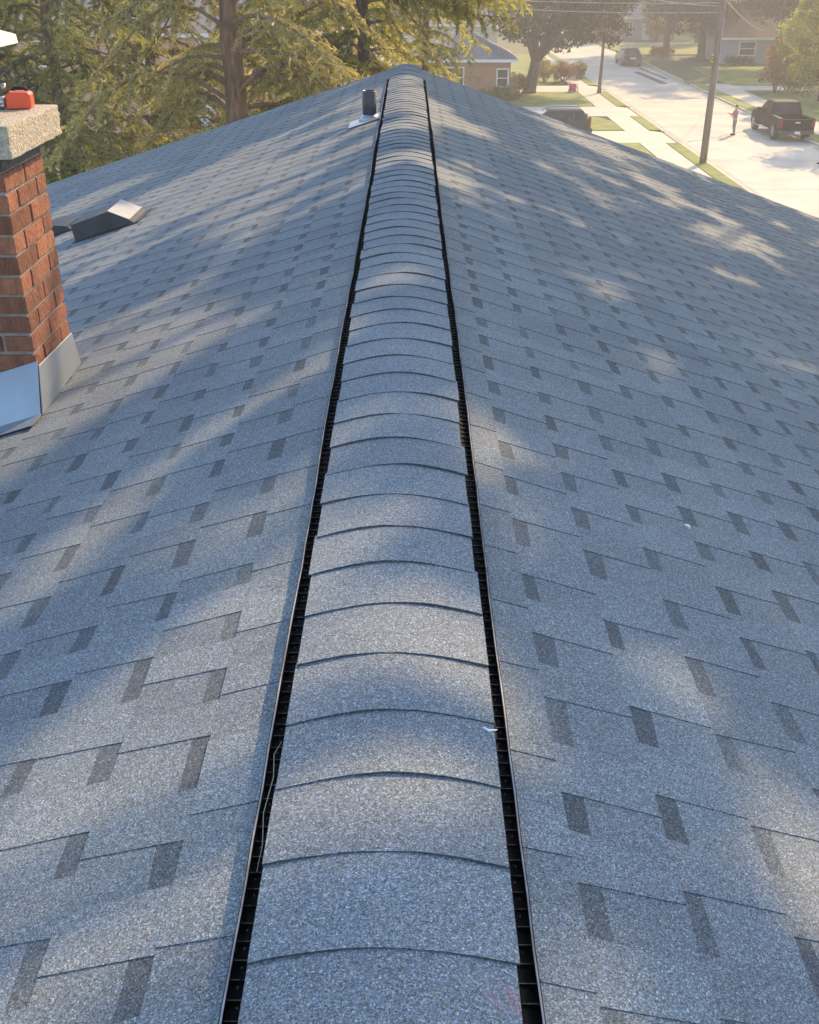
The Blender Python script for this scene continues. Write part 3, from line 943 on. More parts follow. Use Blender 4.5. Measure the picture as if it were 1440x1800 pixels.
def spruce(name, label, loc, height, trunk_r, z0, z1, lmax, seed, leafm, barkm='bark', dens=1.0, nb=74, skip=None, droop=1.0, group=None, aim=None):
    rr_ = random.Random(seed)
    t = empty(name, loc, 0, label, 'tree', group)
    b = MB()
    pts = [(rr_.uniform(-.035, .035), rr_.uniform(-.035, .035), -.1 + height * i / 34) for i in range(35)]
    b.tube(pts, [trunk_r * (1 - .85 * i / 34) * (1.25 if i == 0 else 1) * rr_.uniform(.92, 1.09) for i in range(35)], 14)
    br_ = MB()
    P = []; D = []; T = []
    for k in range(nb):
        z = z0 + (z1 - z0) * (k + rr_.random()) / nb
        a = k * 2.399 + rr_.uniform(-.35, .35)
        lift_ = 1.0
        L = lmax * (1 - .55 * max(0, (z - 3) / height)) * rr_.uniform(.6, 1.08)
        if aim and math.cos(a) > .3 and z < 8.3: L *= .5
        if aim and z > 8.3 and rr_.random() < aim[1]:
            lift_ = .5
            a = aim[0] + rr_.uniform(-.5, .5); L *= aim[2]
        if skip and skip(a, z): continue
        dx, dy = math.cos(a), math.sin(a)
        rise = rr_.uniform(.0, .22) * L
        dr = rr_.uniform(.22, .42) * L * droop * lift_
        def pos(s):
            return np.array([dx * L * s, dy * L * s, z + rise * math.sin(math.pi * min(1, s * 1.15)) - dr * s * s + .10 * L * max(0, s - .75) * 2])
        sp = [pos(s) for s in (0, .2, .4, .6, .8, 1.0)]
        r0 = trunk_r * rr_.uniform(.10, .17) + .008
        br_.tube(sp, [r0, r0 * .85, r0 * .65, r0 * .45, r0 * .28, .004], 6, False)
        side = np.array([-dy, dx, 0])
        bt = rr_.uniform(-.05, .8)
        nt = int(L * 8.5)
        for j in range(nt):
            s = .16 + .84 * (j + rr_.random()) / nt
            if rr_.random() < .12: continue
            p0 = pos(s)
            sg = 1 if j % 2 else -1
            tl = (.30 + .62 * (1 - abs(s - .45))) * rr_.uniform(.4, 1.0) * min(1, L / 2.5)
            hang = rr_.uniform(.15, .75) * droop
            dirn = unit(side * sg * 1.0 + np.array([dx, dy, 0]) * rr_.uniform(.3, .9) + np.array([0, 0, -hang]))
            n = max(6, int(80 * tl * dens))
            tt = rng.uniform(0, 1, n)
            curve = np.array([0, 0, -.30 * droop]) * (tt[:, None] ** 2) * tl
            pp = p0[None] + dirn[None] * (tt[:, None] * tl) + curve + rng.normal(0, .022, (n, 3))
            dd = unit(dirn[None] + rng.normal(0, .55, (n, 3)) + np.array([0, 0, -.25]))
            P.append(pp); D.append(dd)
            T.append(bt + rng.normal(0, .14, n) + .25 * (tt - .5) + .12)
    b.build('trunk', M[barkm], t)
    br_.build('branch', M['twig'], t)
    P = np.concatenate(P); D = np.concatenate(D); T = np.concatenate(T)
    ln = rng.uniform(.10, .21, len(P))
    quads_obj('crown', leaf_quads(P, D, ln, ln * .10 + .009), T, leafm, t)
    return t


def shrub(label, loc, rx, ry, h, leafm, n=26, per=90, leaf=.11, seed=1, tone=.55, name='shrub', cat='shrub', group=None):
    rr_ = random.Random(seed)
    t = empty(name, loc, 0, label, cat, group)
    b = MB()
    cs = []; rs = []; tc = []
    for i in range(n):
        a = rr_.uniform(0, 6.283); q = rr_.random() ** .5
        zz = h * rr_.uniform(.25, .92) * (1 - .35 * q)
        c = np.array([rx * .8 * q * math.cos(a), ry * .8 * q * math.sin(a), zz])
        cs.append(c); rs.append(min(rx, ry, h) * rr_.uniform(.28, .5)); tc.append(tone + rr_.uniform(-.25, .25))
        if i % 3 == 0:
            b.tube([(c[0] * .15, c[1] * .15, -.05), (c[0] * .5, c[1] * .5, zz * .5), tuple(c)], [.03, .022, .008], 5)
    b.build('stem', M['twig'], t)
    V, T = leaf_clumps(cs, rs, per, leaf, tc, .9)
    quads_obj('foliage', V, T, leafm, t)
    return t


SG = 'spruces behind the roof'
def sx(px, Y, z=7.0):
    D = Y * .883 + .469 * (CZ - z)
    return CX + (px - 720) * D / 1850
spruce('spruce_tree', 'spruce with the thick brown trunk rising left of the ridge end', (sx(413, 20), 20, 0), 17, .30, 4.6, 10.6, 4.0, 3, M['spruce_dry'], nb=66, dens=1.0, group=SG, skip=lambda a, z: math.sin(a) < -.75)
spruce('spruce_tree', 'sunlit yellow green spruce whose long boughs reach right past the ridge end', (sx(640, 25), 25, 0), 17, .22, 3.6, 11.0, 4.3, 8, M['spruce'], 'bark_grey', nb=108, dens=1.2, group=SG, aim=(-.1, .7, 1.02))
spruce('spruce_tree', 'spruce with a slim trunk between the chimney and the thick brown trunk', (sx(262, 31), 31, 0), 17, .20, 3.5, 10.5, 3.9, 13, M['spruce_dry'], 'bark_grey', nb=72, dens=1.0, group=SG)
spruce('spruce_tree', 'dark green spruce just right of the chimney crown', (sx(95, 25), 25, 0), 16, .20, 3.2, 10.8, 3.3, 19, M['spruce_dark'], nb=90, dens=1.05, group=SG)
spruce('spruce_tree', 'dark spruce behind the white chimney hood at the left edge', (sx(-60, 30), 30, 0), 18, .24, 2.5, 10.8, 4.2, 23, M['spruce_dark'], nb=100, dens=1.05, group=SG)
spruce('spruce_tree', 'brownish thin spruce in the gap left of the ridge end', (sx(530, 36), 36, 0), 17, .2, 3.0, 10.8, 4.0, 31, M['spruce_dry'], 'bark_grey', nb=80, dens=1.0, group=SG)
spruce('spruce_tree', 'low green spruce boughs right behind the ridge end', (sx(748, 33), 33, 0), 12, .18, 1.5, 9.4, 2.0, 37, M['spruce'], nb=100, dens=1.15, group=SG)
shrub('dark leafy shrub beside the brick chimney beyond the roof edge', (sx(120, 19, 5.8), 19, 3.6), 1.0, 1.2, 2.9, M['leaf_mid'], 26, 90, .11, 5, .3)

# big maple by the far driveway
broadleaf('maple_tree', 'large dark maple with the thick forked trunk standing left of the street', (at(930, 166)[0], at(930, 166)[1], 0), .50, 2.3, (1.2, 0, 7.7), (5.6, 5.2, 5.0), M['leaf_dark'], 140, 150, .26, 1.15, 41, limbs=12, tone=.4)
# young street tree
broadleaf('street_tree', 'young street tree with slim straight trunk on the left verge', (*at(1053, 166), .1), .13, 4.0, (.2, 0, 6.1), (1.9, 1.9, 3.0), M['leaf_dark'], 46, 120, .2, .75, 43, limbs=8, tone=.55)
# right side trees
broadleaf('maple_tree', 'dark tree with a stout trunk in front of the shaded white house', (at(1232, 106)[0], at(1232, 106)[1], 0), .42, 3.6, (-.6, 0, 8.6), (6.8, 6.0, 6.4), M['leaf_dark'], 250, 150, .29, 1.3, 47, limbs=10, tone=.45)
broadleaf('fruit_tree', 'low yellow green tree at the right edge behind the black pickup', (at(1425, 181)[0] + .6, at(1425, 181)[1], 0), .22, 1.5, (0.3, 0, 4.4), (3.7, 3.0, 3.7), M['leaf_bright'], 125, 150, .2, .85, 53, limbs=9, tone=.6)
shrub('tall orange and yellow turning bush left of the yellow green tree', (27.3, 84.0, 0), 1.4, 1.4, 4.5, M['leaf_orange'], 44, 110, .16, 3, .6, 'tall_bush', 'bush')
shrub('yellow green bush spreading beside the turning orange bush', (28.6, 82.8, 0), 1.7, 1.5, 2.9, M['leaf_yellow'], 34, 110, .16, 4, .55, 'tall_bush', 'bush')
broadleaf('maple_tree', 'tall dark maple standing between the turning orange bush and the shaded white house', (33.6, 104.2, 0), .38, 4.2, (-.6, 0, 10.4), (6.6, 5.6, 6.6), M['leaf_dark'], 160, 140, .30, 1.3, 49, limbs=10, tone=.45)
broadleaf('maple_tree', 'tall dark maple left behind the shaded white house roof', (27.0, 120.5, 0), .38, 4.0, (0, 0, 10.2), (6.0, 5.6, 6.6), M['leaf_dark'], 150, 140, .30, 1.3, 50, limbs=10, tone=.5)
broadleaf('maple_tree', 'tall dark maple behind the low yellow green tree, over the shaded lawn', (41.0, 99.0, 0), .38, 4.2, (-.6, 0, 10.4), (6.6, 5.8, 6.8), M['leaf_dark'], 170, 140, .30, 1.3, 52, limbs=10, tone=.5)
# tree off the right edge that shades pickup and street
broadleaf('maple_tree', 'tall maple beyond the right edge throwing its shade over the pickup', (29.9, 68.0, 0), .35, 3.0, (.4, 0, 8.2), (4.4, 4.6, 4.0), M['leaf_mid'], 90, 130, .28, 1.2, 59, limbs=9, tone=.5)
# trees that shade our roof (tall, beside the house on the street side)
def roofpt(px, py):
    """roof point under a photo pixel (left or right slope)"""
    f = 1850.0; c = math.cos(R(TILT)); sn = math.sin(R(TILT))
    x = (px - 720) / f; yy = (py + 84) * c / f
    ta = TA_R if x > 0 else TA_L
    D = (CZ - ZR) / (yy - ta * abs(x))
    H = (CZ - ZR) + ta * abs(x) * D
    return np.array([x * D + CX, (D - sn * H) / c])


GAPS = [((140, 440), (640, 195), .75), ((300, 300), (620, 185), .40), ((120, 500), (330, 400), .45), ((400, 570), (590, 470), .11), ((380, 720), (520, 650), .09),
        ((330, 880), (500, 770), .12), ((10, 970), (300, 880), .09), ((400, 960), (540, 840), .11), ((770, 870), (830, 835), .09), ((570, 790), (640, 765), .06),
        ((780, 270), (930, 360), .20), ((1010, 470), (1050, 500), .12), ((1220, 430), (1400, 470), .2), ((960, 790), (1010, 810), .07), ((1310, 560), (1350, 580), .12),
        ((760, 170), (870, 200), .25), ((1080, 290), (1300, 360), .25), ((220, 1320), (480, 1180), .10), ((0, 1420), (90, 1350), .08), ((60, 1720), (350, 1560), .13),
        ((1080, 1450), (1430, 1530), .10), ((560, 1600), (700, 1480), .08), ((970, 1540), (1080, 1690), .06), ((600, 520), (690, 505), .08), ((840, 760), (860, 800), .05)]
GAPS = [((120, 440), (260, 372), .70), ((260, 372), (460, 285), .72), ((460, 285), (630, 205), .75), ((117, 368), (200, 340), .12), ((333, 397), (446, 368), .09),
        ((325, 480), (570, 355), .13), ((225, 560), (390, 477), .10), ((390, 568), (570, 510), .09), ((140, 655), (300, 615), .09), ((390, 725), (537, 660), .08),
        ((0, 810), (120, 680), .10), ((195, 903), (430, 747), .10), ((430, 747), (486, 690), .07), ((350, 980), (550, 864), .09), ((583, 785), (612, 757), .06),
        ((0, 1030), (185, 980), .08), ((253, 1030), (340, 980), .06), ((97, 1330), (440, 1282), .08), ((340, 1220), (480, 1160), .08), ((0, 1450), (80, 1370), .08),
        ((60, 1740), (340, 1560), .15), ((0, 1640), (60, 1600), .1), ((560, 1640), (680, 1470), .07), ((540, 1240), (640, 1180), .035),
        ((765, 275), (925, 355), .15), ((800, 350), (840, 366), .06), ((1000, 465), (1055, 510), .07), ((1120, 470), (1165, 505), .08), ((1090, 295), (1310, 405), .09),
        ((1160, 330), (1220, 350), .08), ((1260, 425), (1350, 445), .12), ((1225, 435), (1260, 455), .06), ((1280, 540), (1360, 590), .07), ((1350, 620), (1375, 630), .06),
        ((960, 785), (1000, 805), .06), ((830, 740), (870, 775), .06), ((770, 875), (830, 830), .06), ((920, 185), (1100, 268), .13), ((765, 195), (830, 232), .09),
        ((1320, 335), (1440, 380), .15), ((1060, 1450), (1430, 1545), .11), ((970, 1560), (1080, 1720), .08), ((620, 520), (690, 503), .08), ((690, 150), (740, 175), .2),
        ((660, 290), (760, 285), .06), ((1150, 640), (1180, 655), .03), ((700, 230), (740, 225), .08)]
GAPS = [(roofpt(*a), roofpt(*b_), h_ * 1.0 + .02) for a, b_, h_ in GAPS]
GAPS.append((np.array([-1.2, 3.75]), np.array([-2.6, 1.6]), .62))


def gap_dist(q, gaps):
    best = 9.0
    for a, b_, h_ in gaps:
        d = b_ - a
        t = np.clip(np.dot(q - a, d) / max(np.dot(d, d), 1e-6), 0, 1)
        best = min(best, np.linalg.norm(q - a - d * t) - h_)
    return best


SHT = [(8.4, 11.0, 'tall maple beside the house, outside the frame, dappling the middle of the roof'),
       (9.8, 19.5, 'tall maple at the far house corner, outside the frame, dappling the far roof'),
       (8.6, 3.6, 'tall maple near the street, outside the frame, dappling the near roof')]
sun_v = np.array(sv)
acc = [[], [], []]
rq = np.random.default_rng(5)
AZ = np.array([math.sin(R(SUN_AZ)), math.cos(R(SUN_AZ))])
def gap_clear(q, rad):
    """distance of a clump's long slanting shadow from the nearest sunlit patch"""
    k = 2.3 if q[0] < 0 else 1.1
    if -1.6 < q[0] < 1.9 and q[1] < 5.2: k *= .6
    return min(gap_dist(q + AZ * rad * k * t, GAPS) for t in (-.8, -.4, 0, .4, .8))


def put(q, rad):
    p = np.array([q[0], q[1], ZR - .32 * abs(q[0])])
    p = p + sun_v * ((rq.uniform(12.6, 17.5) - p[2]) / sun_v[2])
    k = int(np.argmin([np.hypot(p[0] - t[0], p[1] - t[1]) for t in SHT]))
    acc[k].append((p, rad))


placed = 0
while placed < 1150:                                  # broad sprays of foliage
    q = np.array([rq.uniform(-6.0, 6.4), rq.uniform(-1.5, 13.0)])
    if -1.6 < q[0] < 1.9 and q[1] < 5.2: continue
    rad = rq.uniform(.18, .48)
    if gap_clear(q, rad) < rad * (.5 if q[0] < 0 else .10): continue
    put(q, rad); placed += 1
placed = 0
while placed < 480:                                   # finer sprays above the near part of the roof
    q = np.array([rq.uniform(-1.8, 2.0), rq.uniform(-.2, 5.4)])
    rad = rq.uniform(.10, .23)
    if gap_clear(q, rad) < rad * .18: continue
    put(q, rad); placed += 1
for i in range(210):                                  # stray sprays that break up the gaps
    q = np.array([rq.uniform(-5, 6), rq.uniform(-.5, 12.5)]) if i > 70 else np.array([rq.uniform(.2, 2.2), rq.uniform(.3, 6)])
    if gap_dist(q, GAPS[-1:]) > .2: put(q, rq.uniform(.09, .2))
for k, (tx_, ty_, lb) in enumerate(SHT):
    t = empty('shade_tree', (tx_, ty_, 0), 0, lb, 'tree')
    base = np.array([tx_, ty_, 0])
    cl = [(p - base, r_) for p, r_ in acc[k]]
    b = MB(); rr_ = random.Random(61 + k)
    cen = np.mean([c for c, _ in cl], 0)
    top = Vector((cen[0] * .4, cen[1] * .4, 11.0))
    grow_trunk(b, (0, 0, -.1), top, .36, .22, 12, .05, rr_)
    for c, r_ in rr_.sample(cl, 24):
        e = Vector(c); st = top.copy(); st.z -= rr_.uniform(0, 1.2)
        mid = st.lerp(e, .5) + Vector((0, 0, .5))
        b.tube([st, mid, e], [.07, .045, .012], 6)
    b.build('trunk', M['bark_grey'], t)
    V, T = leaf_clumps([c for c, _ in cl], [r_ for _, r_ in cl], 66, .17, [.5 + rr_.uniform(-.25, .25) for _ in cl], .8)
    quads_obj('crown', V, T, M['leaf_mid'], t)

# ------------------------------------------------------------------ houses
def win(par, off, face, a0, a1, z0, z1, y):
    """window on a wall facing -Y (face 'f', a = x) or +X (face 'r', a = y; y = wall x)"""
    b = MB(); g_ = MB(); t = .09
    def bx(m, p0, p1, q0, q1, d0, d1):
        if face == 'f': m.box(p0, p1, y - d1, y - d0, q0, q1)
        else: m.box(y + d0, y + d1, p0, p1, q0, q1)
    bx(b, a0 - t, a0, z0 - t, z1 + t, -.02, .06); bx(b, a1, a1 + t, z0 - t, z1 + t, -.02, .06)
    bx(b, a0, a1, z1, z1 + t, -.02, .058); bx(b, a0, a1, z0 - t, z0, -.02, .062)
    bx(b, a0, a1, (z0 + z1) / 2 - .03, (z0 + z1) / 2 + .03, .012, .05)
    w_ = b.build('window', M['white_trim'], par, off)
    bx(g_, a0, a1, z0, z1, -.02, .01)
    g_.build('pane', M['glass'], w_, off)


def block_house(name, label, x0, x1, y0, y1, h, ridge, wallm, roofm, wins=(), door=None, along='x', over=.45, hip=0.0, chim=None):
    off = ((x0 + x1) / 2, (y0 + y1) / 2, 0)
    t = empty(name, off, 0, label, 'house')
    b = MB()
    xm, ym = (x0 + x1) / 2, (y0 + y1) / 2
    if hip > 0:
        b.box(x0, x1, y0, y1, -.1, h)
    elif along == 'x':
        b.prism([(y0, -.1), (y1, -.1), (y1, h), (ym, ridge - .12), (y0, h)], 'x', x0, x1)
    else:
        b.prism([(x0, -.1), (x1, -.1), (x1, h), (xm, ridge - .12), (x0, h)], 'y', y0, y1)
    b.build('wall', wallm, t, off)
    rf = MB()
    X0, X1, YY0, YY1 = x0 - over, x1 + over, y0 - over, y1 + over
    hz_ = h - .08
    if along == 'x':
        ra, rb = (X0 + hip, ym, ridge), (X1 - hip, ym, ridge)
    else:
        ra, rb = (xm, YY0 + hip, ridge), (xm, YY1 - hip, ridge)
    lo = [(X0, YY0), (X1, YY0), (X1, YY1), (X0, YY1)]
    vs = [(p[0], p[1], hz_) for p in lo] + [(p[0], p[1], hz_ + .02) for p in lo] + [ra, rb]
    if along == 'x':
        fs = [(0, 1, 2, 3), (4, 5, 9, 8), (6, 7, 8, 9), (5, 6, 9), (7, 4, 8)]
    else:
        fs = [(0, 1, 2, 3), (5, 6, 9, 8), (7, 4, 8, 9), (4, 5, 8), (6, 7, 9)]
    fs += [(i, (i + 1) % 4, (i + 1) % 4 + 4, i + 4) for i in range(4)]
    rf.add(vs, fs)
    ro = rf.build('roof', roofm, t, off)
    f = MB()
    f.box(X0 - .03, X1 + .03, YY0 - .04, YY0 - .003, hz_ - .16, hz_ + .03)
    f.box(X1 + .003, X1 + .04, YY0, YY1, hz_ - .16, hz_ + .03)
    f.build('fascia', M['white_trim'], t, off)
    for (face, a0, a1, z0_, z1_) in wins:
        win(t, off, face, a0, a1, z0_, z1_, y0 if face == 'f' else x1)
    if door:
        a0, a1, zt_ = door
        d = MB().box(a0, a1, y0 - .05, y0 + .02, 0, zt_).build('door', M['white_trim'], t, off)
        MB().box(a0 + .08, a0 + .14, y0 - .10, y0 - .05, .95, 1.05).build('handle', M['steel'], d, off)
    if chim:
        MB().box(*chim).build('chimney', M['pink_brick'], ro, off)
    return t


block_house('brick_house', 'pinkish brick house half hidden behind the spruces left of the ridge', -27, -9.2, 64, 74, 5.4, 8.0, M['pink_brick'], M['roof_grey'],
            [('f', -20.6, -19.4, .9, 2.1), ('f', -14.4, -13.0, .3, 2.0), ('f', -16.3, -14.9, 3.9, 5.0), ('f', -24.2, -23.0, .9, 2.1), ('f', -21, -19.8, 3.7, 4.9), ('f', -11.6, -10.4, 3.7, 4.9)], door=(-12.2, -11.2, 2.1))
block_house('garage', 'mauve grey garage glimpsed through the spruces beside the pinkish brick house', -7.4, -1.2, 66, 74, 3.2, 5.2, M['grey_siding'], M['roof_grey'], [('f', -6.2, -5.2, 1.2, 2.2)], along='y')
hx = at(905, 180)[0]
block_house('bungalow', 'small orange brick bungalow with slate blue hip roof left of the big maple', hx - 9.5, hx - .25, 80.2, 88, 2.75, 4.3, M['orange_brick'], M['roof_blue'],
            [('f', hx - 1.15, hx - .45, .9, 2.0), ('f', hx - 5.2, hx - 3.6, .9, 2.1)], hip=3.2)
block_house('bungalow', 'white sided house at the far end of the street above the lit lawn', 24.6, 31.4, 137, 146, 2.6, 4.6, M['white_siding'], M['roof_grey'],
            [('f', 25.4, 26.4, 1.0, 2.0), ('f', 29.6, 30.6, 1.0, 2.0)], door=(27.6, 28.5, 2.0))
block_house('bungalow', 'shaded white house with brown roof behind the utility pole', 29.5, 42, 107.5, 117, 2.35, 5.0, M['tan_siding'], M['roof_brown'],
            [('f', 31.0, 32.4, .8, 1.9), ('f', 36.8, 38.2, .8, 1.9), ('f', 39.6, 40.8, .8, 1.9)], door=(34.4, 35.4, 2.0), chim=(37, 37.8, 113, 113.8, 3.8, 5.9))
block_house('bungalow', 'tan house far down the left side of the street behind the maple', -2, 9, 118, 128, 2.9, 5.2, M['white_siding'], M['roof_brown'], [('f', 5.5, 7, .9, 2.0)])

# shrubs in front of bungalow and along the far driveway
for i, (px, py, rx, ry, h, lm, lb, tn) in enumerate([
    (958, 146, 1.15, .9, 1.9, 'leaf_yellow', 'golden yellow shrub just right of the maple trunk', .85),
    (990, 146, 1.0, .9, 1.9, 'leaf_orange', 'reddish brown shrub between the golden shrub and the small toy', .3),
    (1013, 140, .85, .8, 1.6, 'leaf_yellow', 'yellow green shrub at the kerb before the shaded street', .5),
    (906, 167, .9, .8, 1.7, 'leaf_yellow', 'bright yellow green shrub at the bungalow corner left of the maple trunk', .62),
    (888, 174, .95, .7, 1.9, 'plume', 'pale pink plume grass above the roof edge by the bungalow', .6),
    (852, 173, 1.3, .9, 2.5, 'leaf_mid', 'mottled green bush hiding the left part of the bungalow', .7),
    (824, 173, 1.3, .9, 2.9, 'leaf_mid', 'rusty green bush beside the right roof edge near the ridge end', .55),
    (880, 180, 1.7, .8, 1.1, 'leaf_mid', 'low grey green ground shrub along the roof edge under the plumes', .5)]):
    x, y = at(px, py)
    shrub(lb, (x, y, .1), rx, ry, h, M[lm], 28, 100, .12, 80 + i, tn)
for i, (x, y, lb) in enumerate([(25.6, 116.2, 'low brown hedge left of the stout dark trunk'), (30.6, 105.2, 'low dark hedge under the shaded white house, right of the stout trunk')]):
    shrub(lb, (x, y, 0), 1.7, .8, 1.1, M['leaf_orange'] if i == 0 else M['leaf_dark'], 26, 90, .13, 95 + i, .2, 'hedge', 'hedge')

# far trees
FG = 'trees closing the view beyond the houses'
def copy_tree(o, loc, rz, sc, label):
    c = o.copy(); COL.objects.link(c)
    c.location = loc; c.rotation_euler = (0, 0, rz); c.scale = (sc,) * 3
    c['label'] = label; c['group'] = FG
    for ch_ in [q for q in bpy.data.objects if q.parent == o]:
        d = ch_.copy(); COL.objects.link(d); d.parent = c
    return c
ft = broadleaf('far_tree', 'round green tree standing past the left bend of the street', (6, 140, 0), .4, 2.4, (0, 0, 6.2), (5.2, 5.0, 5.4), M['leaf_mid'], 110, 110, .34, 1.3, 101, limbs=9, tone=.5, group=FG)
fy = broadleaf('far_tree', 'yellowish tree at the left end of the far white house', (22.4, 136.5, 0), .25, 1.8, (0, 0, 3.9), (2.4, 2.3, 3.5), M['leaf_yellow'], 60, 110, .26, 1.0, 103, limbs=8, tone=.5, group=FG)
far_list = [(ft, 15.5, 158, 1, 1.05, 'green tree standing where the street vanishes'), (ft, 27, 154, 2, 1.2, 'tall green tree behind the far white house on its left half'), (ft, 37, 150, 3, 1.2, 'tall green tree behind the right end of the far white house'),
            (ft, 47, 128, 4, 1.15, 'tree rising behind the brown roof of the shaded house'), (ft, 55, 112, 5, 1.1, 'green tree at the right edge beyond the shaded white house'), (fy, 38.5, 99, 1, 1.1, 'yellow tree at the right corner of the shaded white house'),
            (ft, 45, 92, .5, 1.0, 'dark green tree behind the low yellow green tree at the right edge'), (ft, -4, 150, 2, 1.2, 'tree behind the tan house, first from the left bend'), (ft, -14, 132, 1, 1.25, 'tree behind the grey garage, beyond the spruces'),
            (ft, -24, 110, 3, 1.3, 'tree behind the pinkish brick house on its right half'), (ft, -36, 92, 2, 1.3, 'tree at the left end of the pinkish brick house'), (ft, -4, 95, .4, 1.0, 'green tree between the grey garage and the orange brick bungalow'),
            (fy, 19.8, 143, 2, 1.0, 'small yellow tree at the street bend'), (fy, 33.2, 133, 1, .9, 'yellowish tree at the right end of the far white house'), (fy, 28.6, 133.6, 2.2, .8, 'small yellowish tree in front of the far white house door'), (ft, 30.0, 150, 1.5, 1.0, 'bushy tree rising over the middle of the far white house roof'), (ft, 40, 122, 1.2, 1.0, 'dark tree crowding the shaded house from behind')]
for o, x, y, rz, sc, lb in far_list:
    copy_tree(o, (x, y, 0), rz, sc, lb)
# far wood that reads as one mass
n = 260
cs = np.stack([rng.uniform(-170, 200, n), rng.uniform(175, 230, n), rng.uniform(.5, 11, n)], 1)
V, T = leaf_clumps(cs, rng.uniform(3, 5.5, n), 110, 1.0, rng.uniform(.2, .75, n))
tag(quads_obj('distant_woods', V, T, M['leaf_mid']), 'hazy mass of distant trees behind the neighbourhood', 'woods', kind='stuff')

# ------------------------------------------------------------------ utility pole and wires
px0, py0 = at(1235, 291)
pole = empty('utility_pole', (px0, py0, .1), 0, 'tall bare wooden utility pole on the left verge, in front of the pickup', 'utility pole')
b = MB()
b.tube([(0, 0, -.3), (0, 0, 2), (0.01, 0, 6), (0, 0, 11.5)], [.175, .165, .14, .12], 16)
b.build('pole_shaft', M['pole'], pole)
b = MB(); b.box(-.20, -.145, -.13, .10, 4.62, 4.98); b.build('marker_plate', M['yellow'], pole)
b = MB()
for z in (4.72, 4.84):
    b.box(-.206, -.141, -.1305, .1005, z, z + .05)
b.build('marker_stripe', M['darkrubber'], pole)
b = MB(); b.tube([(.15, -.06, .2), (.135, -.06, 6.5)], .02, 8); b.build('conduit', M['galv'], pole)
def wire(label, p, q, sag, rad=.018):
    b = MB()
    p, q = Vector(p), Vector(q)
    b.tube([p.lerp(q, i / 14) - Vector((0, 0, sag * 4 * (i / 14) * (1 - i / 14))) for i in range(15)], rad, 6)
    tag(b.build('overhead_wire', M['wire']), label, 'wire', 'wires on the utility pole')
wire('upper wire running left from the utility pole', (px0 - .15, py0, 7.25), (px0 - 24, py0 + 12, 8.2), .45)
wire('lower wire running left from the utility pole', (px0 - .15, py0, 6.85), (px0 - 24, py0 + 14, 8.0), .55)
wire('service wire dropping right from the utility pole towards the shaded house', (px0 + .14, py0, 7.35), (33.0, 107.3, 2.9), .25)
wire('wire running along the street from the utility pole to the left bend', (px0, py0 + .15, 7.1), (13.5, 112, 8.6), .8)

# ------------------------------------------------------------------ vehicles (local: +x forward)
def loft(st, prof):
    b = MB(); n = None
    vs = []
    for s in st:
        ring = prof(*s); n = len(ring); vs += ring
    fs = []
    for i in range(len(st) - 1):
        for k in range(n):
            fs.append((i * n + k, i * n + (k + 1) % n, (i + 1) * n + (k + 1) % n, (i + 1) * n + k))
    fs.append(tuple(range(n))); fs.append(tuple(range((len(st) - 1) * n, len(st) * n)))
    b.add(vs, fs, 1.0, False)
    return b


def ringp(x, zl, zt, hw):
    return [(x, -hw * .86, zl), (x, -hw, zl + .18), (x, -hw, zt - .16), (x, -hw * .93, zt), (x, 0, zt + .02), (x, hw * .93, zt), (x, hw, zt - .16), (x, hw, zl + .18), (x, hw * .86, zl)]


def wheel(par, x, y, rad, wd):
    sgn = 1 if y > 0 else -1
    b = MB()
    b.lathe([(rad * .62, -wd / 2), (rad * .93, -wd / 2), (rad, -wd / 2 + .03), (rad, wd / 2 - .03), (rad * .93, wd / 2), (rad * .62, wd / 2)], 24, (0, 0, 0), 'y')
    o = b.build('wheel', M['darkrubber'], par, loc=(x, y, rad))
    b = MB()
    b.lathe([(rad * .64, 0), (rad * .64, wd / 2 + .004), (rad * .56, wd / 2 + .006), (rad * .50, wd / 2 - .02), (rad * .14, wd / 2 - .01), (rad * .12, wd / 2 + .012)] if sgn > 0 else
            [(rad * .64, 0), (rad * .64, -wd / 2 - .004), (rad * .56, -wd / 2 - .006), (rad * .50, -wd / 2 + .02), (rad * .14, -wd / 2 + .01), (rad * .12, -wd / 2 - .012)], 20, (0, 0, 0), 'y')
    for k in range(6):
        a = k * math.pi / 3
        q = wd / 2 * sgn
        p0 = (rad * .12 * math.cos(a), q, rad * .12 * math.sin(a)); p1 = (rad * .58 * math.cos(a), q, rad * .58 * math.sin(a))
        b.tube([p0, p1], [.035, .028], 6)
    b.build('rim', M['rim'], o)
    a = MB()                      # dark wheel arch
    n = 14; r1 = rad * 1.16
    vs = []
    for k in range(n + 1):
        th = math.pi * k / n
        for rr_ in (rad * .9, r1):
            for yy in (y - sgn * .13, y + sgn * (wd / 2 + .012)):
                vs.append((x + rr_ * math.cos(th), yy, rad + rr_ * math.sin(th)))
    fs = []
    for k in range(n):
        o_ = k * 4
        fs += [(o_, o_ + 4, o_ + 5, o_ + 1), (o_ + 2, o_ + 3, o_ + 7, o_ + 6), (o_ + 1, o_ + 5, o_ + 7, o_ + 3), (o_, o_ + 2, o_ + 6, o_ + 4)]
    a.add(vs, fs)
    a.build('wheel_arch', M['darkrubber'], par)


